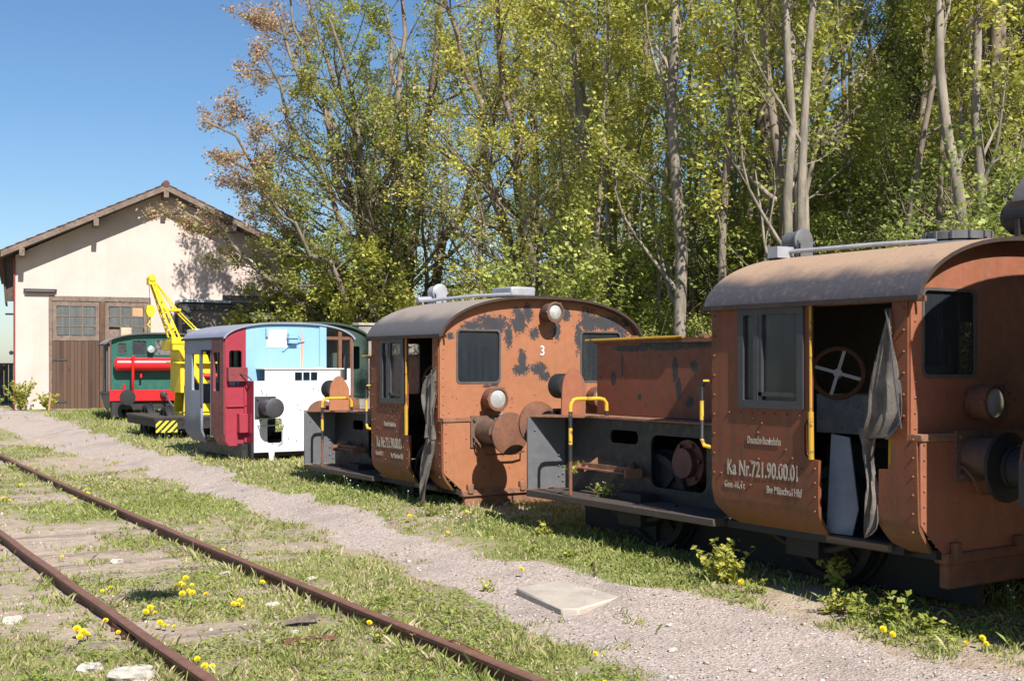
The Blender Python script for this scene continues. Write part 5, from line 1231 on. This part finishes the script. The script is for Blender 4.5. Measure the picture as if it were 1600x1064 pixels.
for _ in range(6000):
    th = tr.uniform(20, 62) if tr.uniform() < .45 else tr.uniform(45, 61); D = tr.uniform(15, 44) if th < 46 else tr.uniform(14, 34); a = math.radians(th); x = D * math.sin(a); y = D * math.cos(a)
    if x < foot(y) + (.5 if y < 24 else -1.5) : continue
    if y > 27 and x < 17.5: continue
    if any((x - p[0]) ** 2 + (y - p[1]) ** 2 < (1.2 + D * .016) ** 2 for p in pts): continue
    pts.append((x, y))
for i, (x, y) in enumerate(pts[:380]):
    k = int(tr.integers(0, 3)); z = tz(x, y); sc = tr.uniform(.6, 1.2)
    if math.hypot(x - 13, y - 13) < 3.5: sc *= .7
    if k not in firsts:
        firsts[k] = place('shrub', (x, y, z), sh[k][0], sh[k][1], M_shrub, M_barkd, SL[k], 'shrub', 'shrubs covering the wooded bank', 0, 'foliage', 'stem')
    else: dup(firsts[k], (x, y, z), tr.uniform(0, 6.28), sc)
# ground cover and dead stalks of the bank
n = 150000; x = tr.uniform(10, 40, n); y = tr.uniform(3, 42, n); u = x - foot(y); th = np.degrees(np.arctan2(x, y)); D = np.hypot(x, y)
ok = (u > -.3) & (th < 63) & (fbm(x, y, 1.6) + tr.uniform(-.12, .12, n) > .47) & (tr.uniform(0, 1, n) < np.clip(26 / D, 0, 1)) 
x = x[ok]; y = y[ok]; z = terrain(x, y) + tr.uniform(0, 1, len(x)) ** 2 * .9 * fbm(x, y, 2.2) * 1.6
LV, LF = leaves(np.stack([x, y, z], 1), .095, tr); tt = np.clip(tr.normal(.34, .2, len(x)), .02, 1.)
tag(npmesh('undergrowth', LV, LF, M_shrub, tint=tt), 'low leafy undergrowth and brambles covering the bank', 'undergrowth', kind='stuff')
M_dead = simple_mat('dead_stalks', (.30, .23, .15), .9, .4, 6)
m = 2600; V_ = []; F_ = []; o_ = 0
for i in range(m):
    xx = tr.uniform(11, 24); yy = tr.uniform(7, 26)
    if xx < foot(yy): continue
    L = tr.uniform(.5, 2.2); d = np.array([tr.normal(0, .35), tr.normal(0, .35), 1.]); b = np.array([xx, yy, tz(xx, yy)]); q = [b, b + d * L * .5, b + d * L + np.array([tr.normal(0, .25), tr.normal(0, .25), -.15 * L])]
    v, f = tube_np(q, [.009, .007, .003], 3); V_.append(v); F_.append(f + o_); o_ += len(v)
tag(npmesh('dead_stalks', np.concatenate(V_), np.concatenate(F_), M_dead), 'tangle of dead stalks and bramble canes on the bank', 'undergrowth', kind='stuff')
m = MB(); m.tube([(0, 0, -.2), (.02, 0, .9), (-.02, .02, 1.5)], [.09, .075, .06], 9); tag(m.build('tree_stump', M_rust, loc=(14.6, 17.0, tz(14.6, 17.0))), 'broken reddish-brown stump standing between the slim trees', 'stump')

# ------------------------------------------------------------------ grass, stones, small plants
gr = np.random.default_rng(99)
def scatter(n, tmin=-4, tmax=58, d0=4.0, d1=45., p=1.6):
    th = np.radians(gr.uniform(tmin, tmax, n)); u = gr.uniform(0, 1, n); k = 2 - p
    D = (d0 ** k + u * (d1 ** k - d0 ** k)) ** (1 / k); return D * np.sin(th), D * np.cos(th), D
x, y, D = scatter(800000, p=1.8)
pm = pathmask(x, y); g = greenmask(x, y) + gr.normal(0, .05, len(x)); cl = fbm(x, y, .28, 3)
rowz = sstep((x - 5.9) / .7)
ok = (x < foot(y) + .5) & (pm < gr.uniform(-.1, .95, len(x))) & (g + .6 * (cl - .5) + .4 * (fbm(x, y, .11, 2) - .5) > .50 - .05 * rowz) & (x > -7)
ok |= (pm >= .3) & (cl > .70) & (gr.uniform(0, 1, len(x)) < .25) & (fbm(x, y, 1.3) > .56)
ok &= ~((np.abs(x - 7.8) < 1.0) & (y > 5) & (gr.uniform(0, 1, len(x)) < .6)); ok &= ~((np.abs(x - 5.5) < .38) & (np.abs(y - 7.65) < .35))
ok &= ~((y > 39) & (x > 7.5))
ax = 2.925 + .0012 * y * y
ok &= (np.abs(np.abs(x - ax) - .7525) > .05)
x = x[ok]; y = y[ok]; D = D[ok]; rowz = rowz[ok]; cl = cl[ok]; n = len(x)
z = terrain(x, y)
nr = np.abs(np.abs(x - ax[ok]) - .7525)
h = (.012 + .022 * gr.uniform(0, 1, n) ** 2) * (1 + 1.6 * (cl - .45)) + .045 * rowz * gr.uniform(0, 1, n) ** 2 + .07 * (nr < .16) * gr.uniform(0, 1, n) ** 3 + .05 * (gr.uniform(0, 1, n) < .012)
h *= 1 + np.clip(D - 14, 0, 30) * .03
w = .0019 + .0007 * np.clip(D - 4, 0, 14); w *= gr.uniform(.6, 1.4, n)
a = gr.uniform(0, 6.283, n); dx = np.cos(a) * w; dy = np.sin(a) * w; lx = gr.normal(0, .55, n) * h; ly = gr.normal(0, .55, n) * h
V = np.stack([np.stack([x - dx, y - dy, z - .004], 1), np.stack([x + dx, y + dy, z - .004], 1), np.stack([x + lx * .5 + dx * .7, y + ly * .5 + dy * .7, z + h * .7], 1), np.stack([x + lx, y + ly, z + h], 1)], 1).reshape(-1, 3)
t = np.clip(gr.normal(.42, .18, n) + .5 * (fbm(x, y, 1.2) - .5), .02, .79); dry = gr.uniform(0, 1, n) < .08 + .25 * (fbm(x, y, 2.4) > .55); t = np.where(dry, gr.uniform(.87, 1, n), t)
tag(npmesh('grass', V, np.arange(4 * n).reshape(n, 4), M_grass, tint=t), 'short patchy grass and weeds on the ground', 'grass', kind='stuff')
# small round-leaved weeds
x, y, D = scatter(190000, p=1.9, d1=22)
g = fbm(x, y, .5, 3); pm = pathmask(x, y); gm = greenmask(x, y); ax = 2.925 + .0012 * y * y
ok = (g > .54) & (pm < .25) & (gm > .42) & (x < 11) & (np.abs(np.abs(x - ax) - .7525) > .07) & ~((np.abs(x - 5.5) < .4) & (np.abs(y - 7.65) < .35))
x = x[ok]; y = y[ok]; n = len(x); z = terrain(x, y) + gr.uniform(.004, .04, n) * (.6 + (g[ok] - .5) * 5)
LV, LF = leaves(np.stack([x, y, z], 1), .026, gr, 1.6); LV = LV
tag(npmesh('low_weeds', LV, LF, M_shrub, tint=np.clip(gr.normal(.5, .18, n), .02, .79)), 'low round-leaved weeds between the grass', 'weeds', kind='stuff')
# pebbles
ico = bmesh.new(); bmesh.ops.create_icosphere(ico, subdivisions=1, radius=1); IV = np.array([v.co[:] for v in ico.verts]); IF = np.array([[v.index for v in f.verts] for f in ico.faces]); ico.free()
x, y, D = scatter(15000, p=1.9, d1=18); pm = pathmask(x, y); rail = np.abs(x - 2.925) < 1.5
ok = ((pm > .5) & (gr.uniform(0, 1, len(x)) < .55) | rail & (fbm(x, y, .8) < .52)) & (x < 6.3); x = x[ok]; y = y[ok]; n = len(x)
sz = gr.uniform(.005, .011, n) * (1 + (gr.uniform(0, 1, n) < .06) * gr.uniform(.5, 1.6, n)); z = terrain(x, y) + sz * .1
V = (IV[None] * (sz[:, None, None] * gr.uniform(.6, 1.3, (n, 1, 3)) * np.array([1, 1, .7]))) * gr.uniform(.8, 1.2, (n, 12, 1)) + np.stack([x, y, z], 1)[:, None]
F = (IF[None] + (np.arange(n) * 12)[:, None, None]).reshape(-1, 3)
pbm = NT('pebbles'); at = pbm.n('ShaderNodeAttribute', attribute_name='tint'); M_peb = pbm.fin(pbm.mix(at.outputs['Fac'], (.20, .17, .145), (.58, .54, .47)), .9)
tag(npmesh('pebbles', V.reshape(-1, 3), F, M_peb, tint=np.repeat(gr.uniform(0, 1, n), 20)), 'loose pebbles on the path and track bed', 'pebbles', kind='stuff')
# larger stones
def stone(x, y, s, label, col):
    bm = bmesh.new(); bmesh.ops.create_icosphere(bm, subdivisions=3, radius=1)
    for v in bm.verts:
        k = 1 + .45 * (mnoise.noise(v.co * 1.4 + Vector((x * 5, y * 5, 0)))) + .2 * mnoise.noise(v.co * 4 + Vector((x, y, 3))); v.co = Vector((v.co.x * s * k, v.co.y * s * .8 * k, v.co.z * s * .5 * k))
    me = bpy.data.meshes.new('stone'); bm.to_mesh(me); bm.free(); me.materials.append(col); o = bpy.data.objects.new('stone', me); COL.objects.link(o); o.location = (x, y, tz(x, y) + s * .12)
    tag(o, label, 'stone')
M_st = simple_mat('pale_limestone', (.50, .46, .40), .9, .3, 14, .7, 30, col2=(.36, .33, .28))
stone(1.98, 7.0, .13, 'largest pale limestone lump beside the left rail near the bottom edge', M_st)
stone(1.82, 7.35, .07, 'small pale stone next to the largest limestone lump', M_st)
for (sx_, sy_, ss, lb) in ((3.62, 10.1, .05, 'small white stone inside the track near the decayed sleeper'), (3.45, 8.6, .055, 'flat pale stone in front of the right rail'), (1.7, 9.0, .07, 'pale stone left of the left rail'), (1.35, 8.4, .06, 'reddish pale stone among the weeds at the left edge'), (3.2, 7.6, .045, 'small pale stone between the dandelions and the bark piece'), (2.3, 13.1, .06, 'pale stone in the track far from the camera'), (4.15, 9.5, .04, 'small stone right of the right rail'), (5.0, 5.9, .03, 'small light stone on the near part of the path'), (5.4, 6.4, .026, 'small light stone on the path beyond the slab corner'), (3.0, 11.2, .06, 'white stone lying between the sleepers')):
    stone(sx_, sy_, ss, lb, M_st)
# dandelions: stem and flower head
M_dand = simple_mat('dandelion_yellow', (.80, .60, .012), .6, .15, 60)
def dandelion():
    e = empty('dandelion', (0, 0, 0), 0, 'yellow dandelion in the grass', 'dandelion', 'dandelions scattered in the grass and track')
    m = MB(); m.tube([(0, 0, 0), (.005, .002, .04), (0, 0, .075)], .0022, 5); m.build('stem', M_grassp, e)
    m = MB(); n = 16
    for ringi, (r0, zz, ln) in enumerate(((.010, .070, .025), (.006, .075, .022), (.003, .080, .016), (.001, .084, .009))):
        for i in range(n):
            a = 2 * math.pi * (i + .5 * ringi) / n; c, s = math.cos(a), math.sin(a); w = .004
            m.add([(c * r0 - s * w, s * r0 + c * w, zz - .004), (c * r0 + s * w, s * r0 - c * w, zz - .004), (c * ln + s * w, s * ln - c * w, zz + .006), (c * ln - s * w, s * ln + c * w, zz + .006)], [(0, 1, 2, 3)])
    tl = Matrix.Translation((0, 0, .072)) @ Matrix.Rotation(R(38), 4, 'X') @ Matrix.Rotation(R(-20), 4, 'Y') @ Matrix.Translation((0, 0, -.072)); m.v = [tuple(tl @ Vector(q)) for q in m.v]
    m.build('flower', M_dand, e)
    return e
M_grassp = simple_mat('plant_green', (.10, .17, .03), .6, .3, 20)
dp = dandelion(); used = False
sp_ = [(130, 990), (120, 985), (137, 987), (125, 995), (185, 985), (165, 968), (235, 950), (228, 957), (243, 957), (250, 973), (272, 975), (258, 974), (290, 905), (283, 909), (300, 911), (277, 917), (287, 914), (295, 921), (322, 929), (300, 928), (285, 930), (365, 943), (380, 945), (375, 938), (372, 941), (173, 917), (160, 920), (282, 1031), (320, 1040), (305, 1042), (97, 867), (348, 861), (410, 908), (462, 963), (577, 971), (15, 781), (5, 782), (117, 778), (137, 773), (75, 692), (60, 690), (85, 695), (33, 760), (1145, 901), (1158, 911), (1535, 998), (1541, 1003), (1395, 991), (730, 799), (810, 785), (760, 798), (850, 820), (640, 802), (180, 722), (330, 716), (245, 668), (1380, 985), (930, 1018), (700, 830), (815, 890), (1510, 1000), (945, 1062)]
FF = 1920.; A_ = math.radians(YAW); S_, C_ = math.sin(A_), math.cos(A_)
def ray_ground(px, py, lift=0.):
    t = (px - 800) / FF; dx, dy = S_ + t * C_, C_ - t * S_; z = .1
    for _ in range(12):
        D = (1.8 - z - lift) * FF / (py - 566); z = tz(D * dx, D * dy)
    return D * dx, D * dy, z
for i, (px, py) in enumerate(sp_):
    x, y, z = ray_ground(px, py, .06); s = random.uniform(.6, 1.0) * (1. if y < 12 else 1.15)
    rail = abs(abs(x - 2.925 - .0012 * y * y) - .7525) < .06
    if rail: x += .1
    lb = 'yellow dandelion ' + ('between the rails of the overgrown track' if abs(x - 2.93) < .72 else 'left of the left rail' if x < 2.2 else 'in the grass below the locomotives' if x > 5.7 else 'in the grass beside the path')
    if i == 0: dp.location = (x, y, z); dp['label'] = lb; continue
    r = dup(dp, (x, y, z), random.uniform(-.8, .8), s, lb)
# leafy weeds by the locomotives
def weed(x, y, H, R_, nst, size, label, name='leafy_weed', up=1.4, lm=None, col=.36):
    T = Tree(int(x * 100 + y * 10)); 
    for i in range(nst):
        a = T.r.uniform(0, 6.28); d = (math.cos(a) * T.r.uniform(.2, 1) * R_ / H, math.sin(a) * T.r.uniform(.2, 1) * R_ / H, up)
        P, Rr = T.path((T.r.normal(0, .02), T.r.normal(0, .02), 0), d, H * T.r.uniform(.6, 1.1), .004, 5, -.15, .12, .4); T.T.append((P, Rr, 4)); T.tw.append(P)
    V_ = []; F_ = []; o_ = 0
    for P, Rr, n in T.T: v, f = tube_np(P, Rr, n); V_.append(v); F_.append(f + o_); o_ += len(v)
    C = []
    for P in T.tw:
        for _ in range(int(18 * H / .3)): t = T.r.uniform(.1, 1) * (len(P) - 1); i = min(int(t), len(P) - 2); C.append(P[i] * (1 - t + i) + P[i + 1] * (t - i) + T.r.normal(0, .018, 3))
    LV, LF = leaves(np.array(C), size, T.r, .9)
    return place(name, (x, y, tz(x, y)), (np.concatenate(V_), np.concatenate(F_)), (LV, LF, np.clip(T.r.normal(col, .1, len(C)), .05, .79)), lm or M_leaf, M_grassp, label, 'weed', None, 0, 'foliage', 'stem')
weed(6.42, 7.0, .36, .35, 18, .05, 'tall feathery weed catching the sun beside the nearest locomotive')
weed(6.42, 6.6, .12, .16, 9, .035, 'small leafy tuft right of the tall feathery weed')
weed(6.38, 5.86, .18, .2, 12, .045, 'bright currant-leaved weed, leftmost of the leafy row by the path')
weed(6.38, 5.63, .20, .2, 12, .045, 'bright leafy weed, second from left in the row by the path')
weed(6.40, 5.37, .26, .12, 7, .05, 'upright leafy weed standing above the row by the path')
weed(6.38, 5.1, .16, .18, 9, .045, 'low leafy weed right of the upright one')
weed(6.9, 6.3, .32, .15, 8, .06, 'shaded weed under the doorway of the nearest locomotive', col=.3)
weed(7.9, 40.4, 1.0, .9, 30, .08, 'bright bush at the corner of the cream shed'); weed(8.7, 40.3, .6, .7, 22, .08, 'low growth right of the bush at the shed corner'); weed(7.1, 40.0, .6, .6, 20, .08, 'low growth left of the bush at the shed corner')
weed(6.3, 11.3, .14, .15, 8, .035, 'small leafy weed beneath the locomotive numbered 3'); weed(6.15, 8.6, .12, .2, 9, .035, 'leafy tuft under the deck of the nearest locomotive'); weed(6.5, 9.5, .16, .2, 9, .04, 'weed at the shade edge behind the concrete slab')
for (x, y, s_, lb) in ((5.1, 8.25, .1, 'leafy clump at the far corner of the concrete slab'), (4.1, 8.1, .15, 'tuft between the right rail and the path'), (2.05, 8.6, .1, 'weed against the left rail'), (3.3, 9.1, .09, 'weed among the dandelions'), (1.5, 7.3, .1, 'weed near the lower left corner'), (3.55, 7.1, .1, 'weed inside the right rail near the camera')):
    weed(x, y, s_, .12, 8, .03, lb)
# a trailing plant on the deck of the nearest locomotive
o = weed(6.75, 8.95, .16, .3, 9, .04, 'trailing weed growing on the deck of the nearest locomotive', col=.5); o.location.z = .585
o = weed(6.58, 9.16, .12, .1, 4, .04, 'green sprig at the yellow handrail of the nearest locomotive'); o.location.z = .78
# white flowering stalks
M_wf = simple_mat('white_petals', (.75, .75, .70), .7, .1)
def flowers(x, y, n, label, H=.2, R_=.25):
    st = MB()
    for i in range(n):
        dx, dy = random.gauss(0, R_), random.gauss(0, R_ * 1.6); h = H * random.uniform(.6, 1.2); st.tube([(dx, dy, 0), (dx + .01, dy, h * .6), (dx + random.uniform(-.03, .03), dy, h)], .0025, 4)
        q = st.v[-1]; st.lathe((q[0], q[1], q[2]), (0, 0, 1), [(0, .003), (.002, .008), (.006, .007), (.008, .002)], 6, 1)
    tag(st.build('wild_flowers', [M_grassp, M_wf], loc=(x, y, tz(x, y))), label, 'flowers', kind='stuff')
flowers(6.35, 13.2, 12, 'pale seed heads in the shade left of the locomotive numbered 3'); flowers(6.2, 10.6, 22, 'small white flowers at the edge under the end of locomotive number 3', .12, .2)
flowers(7.3, 5.2, 14, 'white blossoms in the deep shade at the right edge', .25, .15); flowers(7.2, 20.6, 26, 'white flower patch in front of the crane wagon', .22, .35); flowers(7.3, 23, 20, 'white flower patch beside the deck of the crane wagon', .22, .3)
flowers(6.45, 17.3, 14, 'tiny white flowers in front of the maroon cab', .1, .2)
# twigs and bark
for (pts_, rr, lb) in (([(5.9, 7.9, .09), (6.1, 8.2, .14), (6.25, 8.5, .10), (6.2, 8.75, .12)], .008, 'thin reddish twig lying in the grass near the slab'), ([(6.3, 5.9, .10), (6.55, 5.7, .13), (6.7, 5.2, .14), (6.9, 4.9, .12)], .007, 'long reddish bramble cane by the leafy row'), ([(3.95, 6.2, .0), (3.75, 6.45, .12), (3.7, 6.7, .03)], .006, 'bent stalk leaning on the right rail')):
    tag(MB().tube(pts_, rr, 6).build('twig', M_rust), lb, 'twig')
m = MB(); m.prism([(0, 0), (.16, -.07), (.25, -.04), (.1, .05)], lambda u, v, t: (u, v, t + u * .15), 0, .02); tag(m.build('bark_piece', M_barkd, loc=(3.2, 7.8, .03)), 'curled dark piece of bark between the rails', 'bark')
m = MB(); m.prism([(0, 0), (.35, -.05), (.3, .08), (.02, .1)], lambda u, v, t: (u, v, t), 0, .015); tag(m.build('rusty_plate', M_rust, loc=(3.0, 7.3, .02)), 'flat rusty plate half buried in the track bed', 'plate')
m = MB(); m.beam((0, 0, 0), (.06, 0, .55), .06, .05); tag(m.build('wooden_stake', simple_mat('pale_wood', (.45, .27, .14), .8), loc=(8.55, 39.6, .3)), 'short pale wooden stake leaning by the cream shed', 'stake')
# dead leaves and straw lying about
x, y, D = scatter(26000, p=1.8, d1=24); ok = (pathmask(x, y) < gr.uniform(-.2, 1.3, len(x))) & (x < 8) & (fbm(x, y, .6, 3) > .46); x = x[ok]; y = y[ok]
LV, LF = leaves(np.stack([x, y, terrain(x, y) + gr.uniform(.002, .02, len(x))], 1), .022, gr, 2.5)
M_lit = NT('dry_litter'); _a = M_lit.n('ShaderNodeAttribute', attribute_name='tint'); M_lit = M_lit.fin(M_lit.mix(_a.outputs['Fac'], (.13, .075, .045), (.42, .33, .21)), .9)
tag(npmesh('leaf_litter', LV, LF, M_lit, tint=gr.uniform(0, 1, len(x))), 'dry dead leaves and straw lying on the ground', 'leaf litter', kind='stuff')
# fishplates at the rail joint by the dandelions
for (rx, ry, lb) in ((2.925 - .7525 + .08, 8.15, 'rusty fishplate at the joint of the left rail beside the dandelions'),):
    m = MB(); m.box(-.016, .0, -.24, .24, .02, .085)
    for k in (-.18, -.07, .07, .18): m.cyl((-.002, k, .052), (-.036, k, .052), .014, 6); m.cyl((.0, k, .052), (.02, k, .052), .014, 6)
    tag(m.build('fishplate', M_bolt, loc=(2.925 + .0012 * ry * ry - .7525 - .018, ry, -.035)), lb, 'fishplate')
